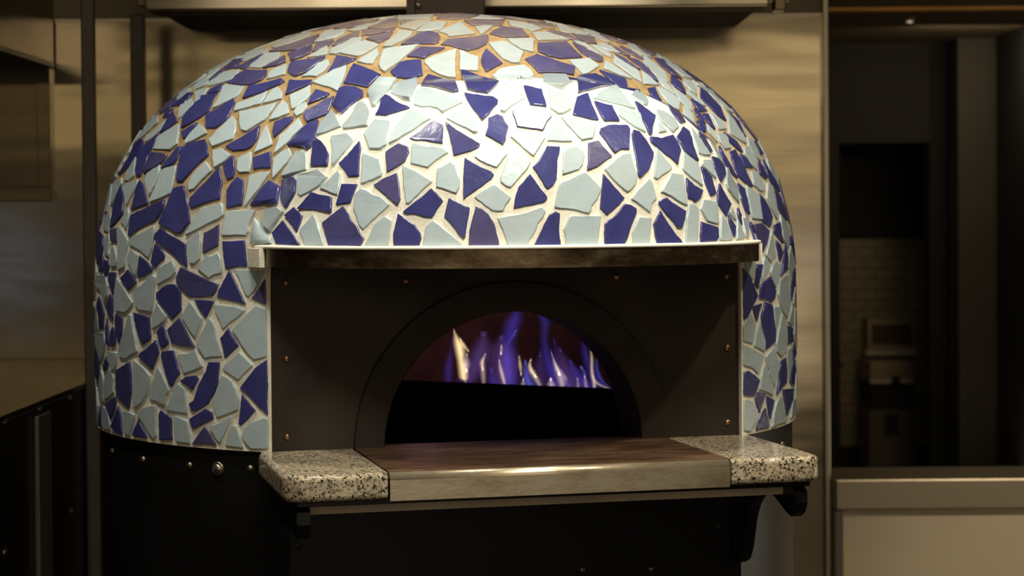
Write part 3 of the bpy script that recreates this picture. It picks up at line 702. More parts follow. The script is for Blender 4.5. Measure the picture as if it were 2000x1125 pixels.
B 1050,85;1076,84;1106,83;1120,96;1137,113;1116,115;1096,116;1070,111;1052,103;1049,96
B 1118,85;1136,92;1160,105;1178,116;1176,122;1168,122;1148,112;1132,102
L 1120,82;1140,86;1160,98;1178,112;1152,100;1130,90
B 1048,108;1066,113;1086,120;1104,126;1123,132;1120,148;1104,145;1086,143;1052,144;1040,130;1025,117
L 1111,119;1130,118;1151,116;1170,131;1156,140;1148,145;1138,147;1124,132
L 1060,154;1088,147;1106,154;1120,161;1110,168;1098,177;1080,170;1061,161
B 1126,153;1144,150;1162,148;1180,156;1198,168;1180,170;1156,176;1128,183
B 1170,139;1196,146;1222,156;1225,168;1225,183;1212,174;1198,164;1186,154
L 1179,120;1192,126;1216,142;1234,157;1212,150;1179,136
L 1198,110;1220,124;1247,140;1249,150;1252,164;1230,148;1212,134;1197,124
B 1200,108;1216,114;1236,128;1250,138;1240,136;1220,122
B 1224,113;1246,119;1266,134;1284,162;1266,150;1248,130
L 1252,140;1266,150;1286,168;1270,167;1256,166
L 1152,89;1170,92;1194,108;1192,114;1176,106
L 1174,86;1192,92;1210,106;1190,102;1166,91
L 1084,50;1100,53;1124,60;1154,70;1130,69;1096,64
B 1186,88;1210,98;1230,112;1220,110;1200,100
B 1210,92;1230,100;1262,121;1246,114;1226,104
L 1254,110;1280,128;1300,144;1304,164;1280,150;1258,130
L 1224,87;1238,90;1260,106;1274,116;1252,110;1232,98
B 1276,114;1294,118;1314,134;1330,157;1312,148;1290,130
L 1280,108;1300,118;1330,136;1351,157;1340,154;1316,138
B 1248,94;1260,98;1280,110;1268,111
L 1280,148;1300,162;1318,188;1300,176;1284,160
L 1128,54;1150,58;1180,74;1192,86;1170,79;1144,65
B 1170,68;1192,74;1224,86;1216,87;1190,78
L 1052,38;1080,44;1110,53;1086,49;1060,43
B 1332,134;1350,148;1369,161;1360,160;1340,146
L 1159,194;1170,180;1188,174;1202,170;1216,184;1228,200;1239,215;1220,208;1192,201
"""
loc_cam = RI @ CAM
def hit(u, v):
    o, d = local_ray(u, v)
    p, n, i, dist = bvh.ray_cast(o, d)
    if p is None: return None
    if n.dot(d) > 0: n = -n
    return p, n
def on_hood(p):
    a = math.atan2(p.x, -p.y); return p.z - Z0 > BZ - .002 and hood_r(a, p.z - Z0) > dome_r(a, p.z - Z0)
def build_tile(pts, nrm, mi, thick=.0037):
    n = len(pts)
    ctr = sum(pts, Vector()) / n
    nv = Vector()
    for i in range(n): nv += (pts[i] - ctr).cross(pts[(i + 1) % n] - ctr)
    if nv.length < 1e-9: return
    area = nv.length / 2; nv.normalize()
    an = sum(nrm, Vector()).normalized()
    if nv.dot(an) < 0: pts = pts[::-1]; nrm = nrm[::-1]; nv = -nv
    if nv.dot(an) < .75: nv = an
    tilt = Vector((random.gauss(0, 1), random.gauss(0, 1), random.gauss(0, 1))) * .012
    nv = (nv + tilt).normalized()
    z = ctr.z - Z0
    st = min(1, max(0, (z - .66) / .12)) * .85
    if random.random() < .12: st = min(1, st + .12)
    rings = [[], [], [], []]
    on = [hood_r(math.atan2(p.x, -p.y), p.z - Z0) > dome_r(math.atan2(p.x, -p.y), p.z - Z0) for p in pts]
    cross = any(on) and not all(on) and pts[0].z - Z0 > BZ - .002
    md = max((p - ctr).dot(nv) for p in pts)
    plan = cross and md < .004
    if cross: thick = .0035 + max(0, md - .001) if plan else .0058
    for p, q in zip(pts, nrm):
        dev = (p - ctr).dot(nv); dev = max(-.0022, min(.0022, dev)) * .75
        flat = p - q * dev * (1 if nv.dot(q) > 0 else -1)
        if plan: flat = p - nv * (p - ctr).dot(nv); q = nv
        elif cross: flat = p; q = an
        din = ctr - p; L = din.length; din /= max(L, 1e-6)
        ins = min(.0007, L * .1); ins2 = min(.0017, L * .2)
        for k, (hh, ii) in enumerate(((-.004, 0), (thick - .0013, 0), (thick - .0003, ins), (thick, ins2))):
            base = p if k == 0 else flat
            v = bm.verts.new(base + q * (hh if k else -.004) + din * ii); v[soot] = st; rings[k].append(v)
    for a_, b_ in ((0, 1), (1, 2), (2, 3)):
        for i in range(n):
            i2 = (i + 1) % n
            f = bm.faces.new((rings[a_][i], rings[a_][i2], rings[b_][i2], rings[b_][i])); f.material_index = mi; f.smooth = a_ > 0
    tri = tessellate_polygon([[v.co for v in rings[3]]])
    for t in tri:
        try:
            f = bm.faces.new([rings[3][k] for k in t]); f.material_index = mi; f.smooth = cross and not plan
            f.normal_update()
            if f.normal.dot(an) < 0: f.normal_flip()
        except ValueError: pass
anchors = []
for line in TILES.strip().split('\n'):
    kind = 1 if line[0] == 'B' else 2
    vals = [float(x) for x in line[2:].replace(';', ',').split(',')]
    poly = [(vals[k], vals[k + 1]) for k in range(0, len(vals), 2)]
    n = len(poly)
    cu = sum(p[0] for p in poly) / n; cv = sum(p[1] for p in poly) / n
    fine = []
    for i in range(n):
        (x0, y0), (x1, y1) = poly[i], poly[(i + 1) % n]
        L = math.hypot(x1 - x0, y1 - y0); k = max(1, int(L / 6.5))
        nx, ny = -(y1 - y0) / max(L, 1e-6), (x1 - x0) / max(L, 1e-6)
        amp = min(.55, L * .03)
        for t in range(k):
            g = random.uniform(-amp, amp) if t else 0
            fine.append((x0 + (x1 - x0) * t / k + nx * g, y0 + (y1 - y0) * t / k + ny * g))
    pts, nrm = [], []
    hc = hit(cu, cv)
    lim = .22 if hc is None or -hc[1].dot(local_ray(cu, cv)[1]) < .35 else .085
    for (u, v) in fine:
        h = None
        for s in range(12):
            f_ = s / 12
            h = hit(u + (cu - u) * f_, v + (cv - v) * f_)
            if h and (hc is None or ((h[0] - hc[0]).length < lim and (hc[0].x < .18 or on_hood(h[0]) == on_hood(hc[0])))): break
            h = None
        if h: pts.append(h[0]); nrm.append(h[1])
    if len(pts) > 2:
        build_tile(pts, nrm, kind); anchors.append((sum(pts, Vector()) / len(pts), pts))
# mosaic on the sides and back that the photograph's view only grazes
seeds = []
tries = 0
ap_ = [q for c_, pp in anchors for q in pp]
rnd = random.Random(5)
while tries < 5200:
    tries += 1
    ph = rnd.uniform(-PI, PI); t = rnd.random(); z = t * .80 if rnd.random() < .7 else .5 + .3 * t ** .5
    if abs(ph) < PHH + .05 and z < BZ + .02: continue
    z = min(z, ZT - .004)
    if z < .03: continue
    r, _ = surf(ph, z); p = Vector((r * sin(ph), -r * cos(ph), z + Z0))
    loc, n, i, d = bvh.find_nearest(p)
    if n.dot(p - Vector((0, 0, Z0 + .1))) < 0: n = -n
    if n.dot((loc_cam - p).normalized()) > .06: continue
    if any((p - s_[0]).length < .068 for s_ in seeds): continue
    if any((p - q).length < .022 for q in ap_): continue
    seeds.append((p, n))
for p, n in seeds:
    t = n.orthogonal().normalized(); b_ = n.cross(t); a0 = rnd.uniform(0, 6)
    poly = [(.075 * cos(a0 + k * PI / 4), .075 * sin(a0 + k * PI / 4)) for k in range(8)]
    cuts = []
    for q, _ in seeds:
        d = q - p
        if 0 < d.length < .16: dx, dy = d.dot(t), d.dot(b_); L = math.hypot(dx, dy) + 1e-6; cuts.append((dx / L, dy / L, L / 2 - .005))
    for q in ap_:
        d = q - p
        if d.length < .11: dx, dy = d.dot(t), d.dot(b_); L = math.hypot(dx, dy) or 1; cuts.append((dx / L, dy / L, L - .006))
    zf = p.z - Z0; dz = b_.z, t.z
    for zl, sg in ((.006, -1),):
        gx, gy = t.z * sg, b_.z * sg; g = math.hypot(gx, gy)
        if g > .3: cuts.append((gx / g, gy / g, (zf - zl) / g))
    for nx, ny, c_ in cuts:
        out = []
        for i in range(len(poly)):
            P, Q = poly[i], poly[(i + 1) % len(poly)]
            sp, sq = P[0] * nx + P[1] * ny - c_, Q[0] * nx + Q[1] * ny - c_
            if sp <= 0: out.append(P)
            if sp * sq < 0: k = sp / (sp - sq); out.append((P[0] + (Q[0] - P[0]) * k, P[1] + (Q[1] - P[1]) * k))
        poly = out
        if len(poly) < 3: break
    if len(poly) < 3: continue
    ar = abs(sum(poly[i][0] * poly[(i + 1) % len(poly)][1] - poly[i][1] * poly[(i + 1) % len(poly)][0] for i in range(len(poly)))) / 2
    if ar < .0006: continue
    pts, nrm = [], []
    for x, y in poly:
        loc, nn, i, d = bvh.find_nearest(p + t * x + b_ * y)
        if nn.dot(n) < 0: nn = -nn
        pts.append(loc); nrm.append(nn)
    build_tile(pts, nrm, 1 if rnd.random() < .46 else 2)
dome = obj('mosaic_dome', bm, [M['grout'], M['blue'], M['light']], oven, recalc=False)

# ---- hood band of tarnished steel with its pale sealant line
def band_xy(t, A=.4494, B=.377):
    x = A * sin(t); return (x, -.5318 - B * cos(t))
T = [-PI / 2 + PI * k / 72 for k in range(73)]
bm = bmesh.new()
rings = []
for (da, z) in ((0, HZ), (0, BZ), (-.012, BZ), (-.012, HZ)):
    rings.append([bm.verts.new((*band_xy(t, .4494 + da, .377 + da), z + Z0)) for t in T])
for k in range(4):
    a_, b_ = rings[k], rings[(k + 1) % 4]
    for i in range(72):
        f = bm.faces.new((a_[i], a_[i + 1], b_[i + 1], b_[i])); f.smooth = True
for i in (0, 72): bm.faces.new([rings[k][i] for k in range(4)])
band = obj('hood_band', bm, M['band'], oven)
band['label'] = 'curved tarnished steel band along the bottom of the hood'
em = band.modifiers.new('edges', 'EDGE_SPLIT'); em.split_angle = .6
bm = bmesh.new()
prism(bm, [band_xy(t, .443, .37) for t in T] + [(.43, -.545), (-.43, -.545)], HZ + Z0 + .003, HZ + Z0 + .007)
obj('hood_soffit', bm, M['tunnel'], oven)
bm = bmesh.new()
rings = []
for (A_, B_, z) in ((.4535, .379, BZ), (.4535, .379, BZ + .005), (.447, .360, BZ + .0068), (.44, .35, BZ)):
    rings.append([bm.verts.new((*band_xy(t, A_, B_), z + Z0)) for t in T])
for k in range(4):
    a_, b_ = rings[k], rings[(k + 1) % 4]
    for i in range(72): bm.faces.new((a_[i], a_[i + 1], b_[i + 1], b_[i])).smooth = True
for i in (0, 72): bm.faces.new([rings[k][i] for k in range(4)])
obj('sealant_strip', bm, M['sealant'], oven)

# ---- flat front panel with a half round mouth, ring, tunnel and chamber
RI_, RO_, AX = .234, .288, .004
bm = bmesh.new()
N = 48
arc = [(AX + RI_ * cos(PI * k / N), RI_ * sin(PI * k / N)) for k in range(N + 1)]
def outer(k):
    a = PI * k / N; x0, x1, zt = PAN - .001, -PAN + .001, HZ + .003
    c_, s_ = cos(a), sin(a); L = 9
    if c_ > 1e-6: L = min(L, (x0 - AX) / c_)
    if c_ < -1e-6: L = min(L, (x1 - AX) / c_)
    if s_ > 1e-6: L = min(L, zt / s_)
    return (AX + L * c_, L * s_)
oc = [outer(k) for k in range(N + 1)]
for y, y2 in ((PY, PY + .008),):
    A_ = [bm.verts.new((x, y, z + Z0)) for x, z in arc]; B_ = [bm.verts.new((x, y, z + Z0)) for x, z in oc]
    A2 = [bm.verts.new((x, y2, z + Z0)) for x, z in arc]
    for k in range(N):
        bm.faces.new((A_[k], B_[k], B_[k + 1], A_[k + 1])); bm.faces.new((A_[k], A_[k + 1], A2[k + 1], A2[k]))
    for kx, zx in ((PAN - .001, 0), (-PAN + .001, 0)): pass
# the two upper corners the fan leaves open
for s in (1, -1):
    cand = [k for k in range(N) if (abs(abs(oc[k][0]) - (PAN - .001)) < 1e-6) != (abs(abs(oc[k + 1][0]) - (PAN - .001)) < 1e-6) and (oc[k][0] * s > 0)]
    for k in cand:
        c_ = bm.verts.new((s * (PAN - .001), PY, HZ + .003 + Z0)); bm.faces.new((B_[k], B_[k + 1], c_))
panel = obj('front_panel', bm, M['panel'], oven)
panel['label'] = 'flat blackened steel front panel around the mouth'
bm = bmesh.new()
for rad, ofs in ((0, 0),):
    rr = []
    for (r_, y) in ((RI_, PY + .002), (RI_ + .0, PY - .007), (RI_ + .002, PY - .009), (RO_ - .002, PY - .009), (RO_, PY - .007), (RO_, PY + .002)):
        rr.append([bm.verts.new((AX + r_ * cos(PI * k / 64), y, r_ * sin(PI * k / 64) + Z0)) for k in range(65)])
    for a_, b_ in zip(rr, rr[1:]):
        for k in range(64): bm.faces.new((a_[k], a_[k + 1], b_[k + 1], b_[k]))
obj('mouth_arch', bm, M['ring'], oven)
bm = bmesh.new()
y0, y1 = PY - .006, PY + .125
a_ = [bm.verts.new((AX + RI_ * cos(PI * k / 64), y0, RI_ * sin(PI * k / 64) + Z0)) for k in range(65)]
b_ = [bm.verts.new((AX + RI_ * cos(PI * k / 64), y1, RI_ * sin(PI * k / 64) + Z0)) for k in range(65)]
c_ = [bm.verts.new((AX + .50 * cos(PI * k / 64), y1, .40 * sin(PI * k / 64) + Z0)) for k in range(65)]
for k in range(64):
    bm.faces.new((a_[k], a_[k + 1], b_[k + 1], b_[k])).smooth = True
    bm.faces.new((b_[k], b_[k + 1], c_[k + 1], c_[k]))
obj('mouth_tunnel', bm, M['tunnel'], oven)
bm = bmesh.new()
rows = []
for j in range(13):
    e = PI / 2 * j / 12
    rows.append([bm.verts.new((.55 * cos(e) * cos(2 * PI * k / 48), .08 + .55 * cos(e) * sin(2 * PI * k / 48), .38 * sin(e) + Z0)) for k in range(48)] if j < 12 else [bm.verts.new((0, .08, .38 + Z0))])
for j in range(12):
    for k in range(48):
        k2 = (k + 1) % 48
        q = [rows[j][k], rows[j][k2]] + ([rows[j + 1][k2], rows[j + 1][k]] if j < 11 else [rows[12][0]])
        if sum(v.co.y for v in q) / len(q) < -.33: continue
        bm.faces.new(q).smooth = True
bmesh.ops.recalc_face_normals(bm, faces=bm.faces[:])
obj('baking_chamber', bm, M['brick'], oven)
bm = bmesh.new()
prism(bm, [(.57 * cos(2 * PI * k / 64), max(-.536, .06 + .60 * sin(2 * PI * k / 64))) for k in range(64)], Z0 - .0003, Z0 + .0007)
obj('hearth_floor', bm, M['hearth'], oven)
def rivet(parent, x, y, z, n, r=.0062, m='rivet', name='rivet'):
    bm = bmesh.new()
    lathe_at(bm, [(r * 1.02, -.002), (r, .0005), (r * .93, r * .3), (r * .72, r * .58), (r * .4, r * .78), (0, r * .85)], (x, y, z), n, 14)
    return obj(name, bm, M[m], parent, True)
for x, z in ((-.4, .16), (-.4, .025), (-.4, .292), (-.189, .292), (.195, .293), (.406, .291), (.405, .16), (.405, .024)):
    rivet(panel, x, PY, z + Z0, (0, -1, 0))
# ---- burner guard inside
gl, gr = RI @ at(766, 744, .22), RI @ at(1222, 760.5, -.06)
zt_ = (gl.z + gr.z) / 2
dv = (gr - gl); dv.z = 0; dv.normalize(); nv = Vector((-dv.y, dv.x, 0))
bm = bmesh.new()
ps = [gl - dv * .06, gr + dv * .02]; ps += [ps[1] + nv * .02, ps[0] + nv * .02]
lo = [bm.verts.new((p.x, p.y, Z0 - .001)) for p in ps]; hi = [bm.verts.new((p.x, p.y, zt_)) for p in ps]
bm.faces.new(lo); bm.faces.new(hi)
for k in range(4): bm.faces.new((lo[k], lo[(k + 1) % 4], hi[(k + 1) % 4], hi[k]))
obj('burner_guard', bm, M['hearth'], oven)

# ---- drum below the mosaic
bm = bmesh.new()
poly = []
RD = .693
ph0 = math.asin(PAN / RD)
for k in range(73):
    a = ph0 + (2 * PI - 2 * ph0) * k / 72
    poly.append((RD * sin(a), -RD * cos(a)))
poly = [(PAN, PY + .004)] + poly + [(-PAN, PY + .004)]
f0, f1, sd = prism(bm, poly, 0, Z0 - .0005)
for f in sd[2:-2]: f.smooth = True
bm.normal_update()
dbv = BVHTree.FromBMesh(bm)
drum = obj('drum_base', bm, M['drum'], oven)
drum['label'] = 'black painted steel drum under the mosaic'
em = drum.modifiers.new('edges', 'EDGE_SPLIT'); em.split_angle = .6
def on_drum(u, v):
    o, d = local_ray(u, v); p, n, i, ds = dbv.ray_cast(o, d)
    if p is not None and n.dot(d) > 0: n = -n
    return p, n
for (u, v, r) in ((220, 881, .0055), (280, 897, .006), (371, 908.5, .006), (489, 914.5, .006), (1527, 867, .0055), (1552.5, 850, .0055), (1271, 1111, .006), (1137, 1112, .006)):
    p, n = on_drum(u, v)
    if p is None: continue
    rivet(drum, p.x, p.y, p.z, n, r, 'bolt', 'bolt')
p, n = on_drum(427, 915)
bm = bmesh.new()
lathe_at(bm, [(.0125, -.002), (.0125, .003), (.0105, .0045), (.0100, .0045), (.0092, .0025), (.0088, .0025), (.0075, .006), (.004, .008), (0, .0085)], p, n, 20)
obj('threaded_plug', bm, M['bolt'], drum, True)

# ---- shelf: two granite slabs, steel plate between them, apron and brackets
def rounded(poly, rad):
    out = []
    n = len(poly)
    for i, p in enumerate(poly):
        r = rad[i]
        if r <= 0: out.append(p); continue
        a, c = Vector(poly[i - 1]), Vector(poly[(i + 1) % n]); p = Vector(p)
        da, dc = (a - p).normalized(), (c - p).normalized()
        ce = p + (da + dc) * r; s0 = p + da * r - ce; s1 = p + dc * r - ce
        a0, a1 = math.atan2(s0.y, s0.x), math.atan2(s1.y, s1.x)
        d = (a1 - a0 + PI) % (2 * PI) - PI
        for k in range(9): out.append((ce.x + r * cos(a0 + d * k / 8), ce.y + r * sin(a0 + d * k / 8)))
    return out
shelf = empty('landing_shelf'); shelf.parent = oven
shelf['label'] = 'granite and steel landing shelf in front of the mouth'
SF = -.887; SB = PY - .0005; ST = .043
def slab(s):
    bm = bmesh.new()
    poly = [(s * .287, SB), (s * .287, SF), (s * .450, SF), (s * .450, SB)]
    poly = rounded(poly, [0, .0, .032, .006])
    f0, f1, sd = prism(bm, poly, Z0 - ST, Z0 + .0)
    bm.edges.ensure_lookup_table()
    bmesh.ops.recalc_face_normals(bm, faces=bm.faces[:])
    es = [e for f in (f0, f1) for e in f.edges if not (abs(e.verts[0].co.x) < .288 and abs(e.verts[1].co.x) < .288) and not (e.verts[0].co.y > SB - .001 and e.verts[1].co.y > SB - .001)]
    bmesh.ops.bevel(bm, geom=es, offset=.0095, segments=4, affect='EDGES', profile=.5)
    o = obj('granite_slab', bm, M['granite'], shelf, False)
    for p in o.data.polygons: p.use_smooth = p.area < .0008
    return o
slab(-1); slab(1)
bm = bmesh.new()
cs = [(-.5, .0008), (SF + .012, .0008)]
for k in range(1, 9):
    a = PI / 2 * k / 8; cs.append((SF + .012 - .013 * sin(a), .0008 - .013 + .013 * cos(a)))
cs += [(SF - .001, -ST - .002), (SF + .004, -ST - .002), (SF + .004, -.014), (SF + .012, -.008), (-.5, -.008)]
L_ = [bm.verts.new((-.2835, y, z + Z0)) for y, z in cs]; R_ = [bm.verts.new((.2835, y, z + Z0)) for y, z in cs]
for k in range(len(cs)):
    k2 = (k + 1) % len(cs)
    f = bm.faces.new((L_[k], L_[k2], R_[k2], R_[k])); f.smooth = 0 < k < 9
    f.material_index = 1 if 3 <= k <= 10 else 0
bm.faces.new(L_); bm.faces.new(R_)
o = obj('steel_plate', bm, [M['plate'], M['lip']], shelf); o['label'] = 'worn brown steel plate with a bright rounded lip'
bm = bmesh.new(); box(bm, (-.284, SF + .006, Z0 - ST), (.284, SB, Z0 - .009), 0, 0)
obj('plate_core', bm, M['black'], shelf)
boxo('support_board', (-.43, SF + .012, Z0 - ST - .008), (.43, SB, Z0 - ST - .0003), M['black'], shelf, .001)
boxo('apron_bar', (-.407, -.812, Z0 - .0725), (.407, -.80, Z0 - .0565), M['apron'], shelf, .0015)
def bracket(x):
    pts = [(PY + .003, -.052), (-.852, -.052), (-.866, -.060), (-.868, -.080), (-.858, -.098), (-.842, -.106), (-.825, -.103), (-.795, -.092), (-.765, -.082), (-.735, -.079), (-.705, -.083), (-.675, -.094), (-.65, -.113), (-.632, -.138), (-.622, -.165), (-.612, -.195), (-.596, -.218), (-.57, -.228), (PY + .003, -.23)]
    bm = bmesh.new(); f0, f1, sd = prism(bm, [(y, z + Z0) for y, z in pts], x - .011, x + .011, 'x')
    bmesh.ops.recalc_face_normals(bm, faces=bm.faces[:])
    bmesh.ops.bevel(bm, geom=[e for f in (f0, f1) for e in f.edges], offset=.002, segments=2, affect='EDGES')
    b_ = obj('bracket', bm, M['drum'], shelf)
    bm = bmesh.new(); s = 1 if x > 0 else -1
    box(bm, (x - s * .011, PY + .004, Z0 - .225), (x - s * .055, PY - .004, Z0 - .055), 0, .001)
    lathe_at(bm, [(.010, 0), (.010, .003), (.006, .003), (.006, .007), (0, .008)], (x - s * .034, PY - .004, Z0 - .165), (0, -1, 0), 14)
    obj('mounting_plate', bm, M['drum'], b_)
bracket(-.418); bracket(.418)

# ---- gas flames behind the guard
fire = empty('gas_flames', at(1000, 752, .16))
tag(fire, 'blue and yellow gas flames burning inside the oven mouth', 'fire')
FX, FY, FS = 780, 580, 4.348
def flame(pts, mi):
    P = []
    if pts[0][1] < pts[-1][1]: pts = pts[::-1]
    if pts[0][1] > 700: pts = [(pts[0][0], pts[0][1] + 70, 3), (pts[0][0], pts[0][1] + 35, pts[0][2] * .8)] + pts
    for (x, y, w) in pts:
        u, v = FX + x / FS, FY + y / FS
        f = (u - 766) / (1222 - 766); Y = .22 + (-.06 - .22) * f + .085 + .02 * (mi == 0)
        c_ = at(u, v, Y); P.append((c_, max(2, w) / FS / F * (Y + D)))
    # refine with Catmull-Rom
    fine = []
    for i in range(len(P) - 1):
        p0, p1, p2, p3 = P[max(i - 1, 0)], P[i], P[i + 1], P[min(i + 2, len(P) - 1)]
        for k in range(5):
            t = k / 5
            def cr(a, b_, c_, d): return .5 * (2 * b_ + (c_ - a) * t + (2 * a - 5 * b_ + 4 * c_ - d) * t * t + (3 * b_ - a - 3 * c_ + d) * t ** 3)
            fine.append((cr(p0[0], p1[0], p2[0], p3[0]), max(.0006, cr(p0[1], p1[1], p2[1], p3[1]))))
    fine.append(P[-1])
    n = 12; fb = bmesh.new(); L = fire.location
    for lev, sc in enumerate((1.3, .88, .46)):
      rows = []
      for q_, (c_, w) in enumerate(fine[lev:len(fine) - lev]):
        e_ = sc * w; zz = c_.z + (sc - 1) * .004 * (q_ / len(fine) - .5)
        rows.append([fb.verts.new((c_.x - L.x + e_ * cos(2 * PI * k / n), c_.y - L.y + e_ * .75 * sin(2 * PI * k / n), zz - L.z)) for k in range(n)])
      for a_, b_ in zip(rows, rows[1:]):
        for k in range(n):
            f = fb.faces.new((a_[k], a_[(k + 1) % n], b_[(k + 1) % n], b_[k])); f.material_index = lev; f.smooth = True
      for r, s_ in ((rows[0], -1), (rows[-1], 1)):
        m_ = sum((v.co for v in r), Vector()) / n; m_.z += s_ * .0012 * (3 - lev)
        tip = fb.verts.new(m_)
        for k in range(n):
            f = fb.faces.new((r[k], r[(k + 1) % n], tip)); f.material_index = lev; f.smooth = False
    obj('flame_tongue', fb, FLM[mi], fire)
# 0 blue 1 haze 2 bright blue 3 yellow 4 pale
flame([(420, 760, 34), (415, 650, 40), (425, 560, 38), (440, 450, 18), (455, 330, 12), (462, 262, 3)], 0)
flame([(560, 760, 80), (630, 620, 110), (690, 480, 105), (710, 380, 70), (715, 300, 25)], 1)
flame([(935, 770, 70), (930, 640, 85), (925, 520, 80), (920, 420, 66), (935, 320, 66), (970, 210, 72), (1000, 120, 40), (1010, 70, 8)], 0)
flame([(900, 770, 110), (890, 600, 130), (880, 480, 110), (860, 400, 70), (870, 330, 20)], 1)
flame([(925, 400, 4), (945, 360, 14), (972, 320, 20), (992, 280, 5)], 2)
flame([(1120, 780, 50), (1090, 700, 42), (1075, 620, 30), (1070, 540, 8)], 2)
flame([(1340, 790, 70), (1300, 650, 70), (1260, 520, 60), (1235, 400, 40), (1232, 300, 36), (1240, 210, 46), (1190, 140, 30), (1150, 110, 6)], 0)
flame([(1210, 780, 60), (1200, 680, 60), (1190, 570, 50), (1200, 460, 10)], 1)
flame([(1310, 640, 6), (1330, 560, 24), (1330, 450, 26), (1310, 360, 8)], 0)
flame([(1300, 560, 4), (1340, 620, 12), (1400, 690, 18), (1440, 760, 20)], 2)
flame([(1610, 800, 70), (1540, 700, 70), (1480, 610, 50), (1450, 540, 10)], 0)
flame([(1580, 700, 6), (1570, 640, 22), (1540, 590, 8)], 2)
flame([(1665, 800, 60), (1650, 680, 55), (1600, 540, 48), (1570, 430, 34), (1545, 340, 8)], 0)
flame([(1860, 805, 8), (1780, 770, 18), (1715, 705, 20), (1680, 620, 18), (1675, 540, 14), (1690, 480, 4)], 2)
flame([(800, 760, 50), (785, 690, 46), (780, 600, 12)], 0)
flame([(1480, 790, 110), (1400, 640, 110), (1380, 520, 60), (1360, 430, 10)], 1)
flame([(560, 715, 10), (548, 690, 34), (540, 620, 38), (525, 540, 34), (518, 470, 40), (505, 400, 40), (482, 340, 22), (462, 275, 3)], 3)
flame([(588, 462, 3), (566, 440, 16), (540, 400, 18), (515, 350, 4)], 3)
flame([(570, 640, 10), (565, 580, 36), (570, 520, 20), (575, 480, 4)], 4)
flame([(716, 760, 14), (714, 690, 22), (708, 610, 24), (700, 550, 20), (720, 505, 14), (734, 475, 2)], 4)
flame([(708, 620, 6), (704, 565, 17), (714, 525, 12), (728, 490, 2)], 3)
flame([(900, 770, 8), (886, 710, 17), (868, 640, 18), (855, 585, 14), (848, 535, 3)], 3)
flame([(862, 492, 4), (866, 450, 13), (868, 405, 2)], 3)
flame([(1035, 665, 4), (1028, 600, 15), (1022, 550, 14), (1017, 500, 3)], 3)
flame([(1210, 790, 14), (1180, 730, 26), (1140, 660, 30), (1115, 610, 24), (1104, 575, 18), (1118, 520, 3)], 4)
flame([(1160, 680, 8), (1130, 640, 22), (1112, 600, 16), (1110, 560, 10), (1120, 530, 2)], 3)
flame([(1300, 800, 40), (1290, 740, 34), (1285, 690, 8)], 4)
flame([(1385, 800, 22), (1380, 730, 34), (1362, 660, 34), (1335, 600, 24), (1308, 530, 11), (1286, 455, 2)], 4)
flame([(1360, 660, 10), (1342, 610, 17), (1315, 545, 9), (1290, 470, 2)], 3)
flame([(1425, 720, 4), (1412, 690, 16), (1396, 655, 12), (1370, 620, 3)], 4)
flame([(1520, 800, 16), (1516, 730, 14), (1512, 690, 3)], 4)
flame([(1655, 730, 18), (1640, 670, 17), (1634, 600, 15), (1634, 520, 14), (1625, 450, 8), (1615, 405, 2)], 3)
flame([(1850, 800, 6), (1770, 775, 22), (1700, 745, 26), (1660, 705, 14), (1645, 670, 4)], 4)
flame([(1040, 790, 24), (1050, 740, 22), (1055, 690, 5)], 4)
flame([(1590, 790, 16), (1580, 720, 18), (1572, 660, 4)], 4)
# ================================================================= THE KITCHEN AROUND IT
def st(name, a, c, m, bev=0):
    o = boxo(name, a, c, m, None, bev); o['kind'] = 'structure'; return o
BW = 1.70
zr = lambda v, Y: at(1000, v, Y).z
xr = lambda u, Y, v=562: at(u, v, Y).x
XR = xr(1611, BW)
ZB = at(1550, 28.5, BW).z
st('floor', (-4, -3.4, -.02), (6, 9.5, 0), M['floor'])
st('wall_back', (-2.6, BW, 0), (XR, BW + .10, ZB), M['steel'])
st('wall_upper', (-2.6, BW + .003, ZB), (XR, BW + .10, 3.0), M['beige'])
xa, xb = xr(1610, BW - .03), xr(1621, BW - .03)
st('trim_1', (xa, BW - .03, 0), (xb, BW + .12, 3.0), M['steel_trim'], .002)
st('trim_2', (-2.6, BW - .004, ZB - .006), (XR, BW, ZB + .004), M['steel_trim'])
# vertical seams of the wall cladding, left part
# posts
def post(name, u0, u1, Y, z1, lab):
    a, c = at(u0, 560, Y).x, at(u1, 560, Y).x
    bm = bmesh.new(); box(bm, (a, Y, 0), (c, Y + (c - a), z1), 0, .004)
    o = obj(name, bm, M['post']); o['kind'] = 'structure'; return o
post('trim_3', 163, 188, .86, 3.0, '')
post('trim_4', 259, 286, 1.45, at(270, 28, 1.45).z, '')

# prep counter on the left
ctop = Z0
cx1 = at(165, 740, .87).x
ctr = empty('prep_counter', (cx1 - .5, .5, 0))
tag(ctr, 'low steel counter with a bolted black side panel left of the oven', 'counter')
def cbox(name, a, c, m, bev=.002):
    bm = bmesh.new(); L = ctr.location
    box(bm, [a[k] - L[k] for k in range(3)], [c[k] - L[k] for k in range(3)], 0, bev); return obj(name, bm, m, ctr)
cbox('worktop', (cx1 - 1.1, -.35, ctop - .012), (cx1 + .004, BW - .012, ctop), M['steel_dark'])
sp_ = cbox('side_panel', (cx1 - 1.08, -.33, .05), (cx1, BW - .02, ctop - .0125), M['black'])
cbox('plinth', (cx1 - 1.06, -.30, 0), (cx1 - .03, BW - .03, .0495), M['darker'])
def on_side(u, v):
    d = ray(u, v); t = (cx1 - CAM.x) / d.x; return CAM + d * t
p0, p1 = on_side(2, 822), on_side(135, 770)
bm = bmesh.new(); L = ctr.location
q0, q1 = p0 - L, p1 - L
box(bm, (q0.x - .001, q0.y, q0.z - .004), (q0.x + .004, q1.y, q0.z + .004), 0, .001); obj('edge_strip', bm, M['post'], sp_)
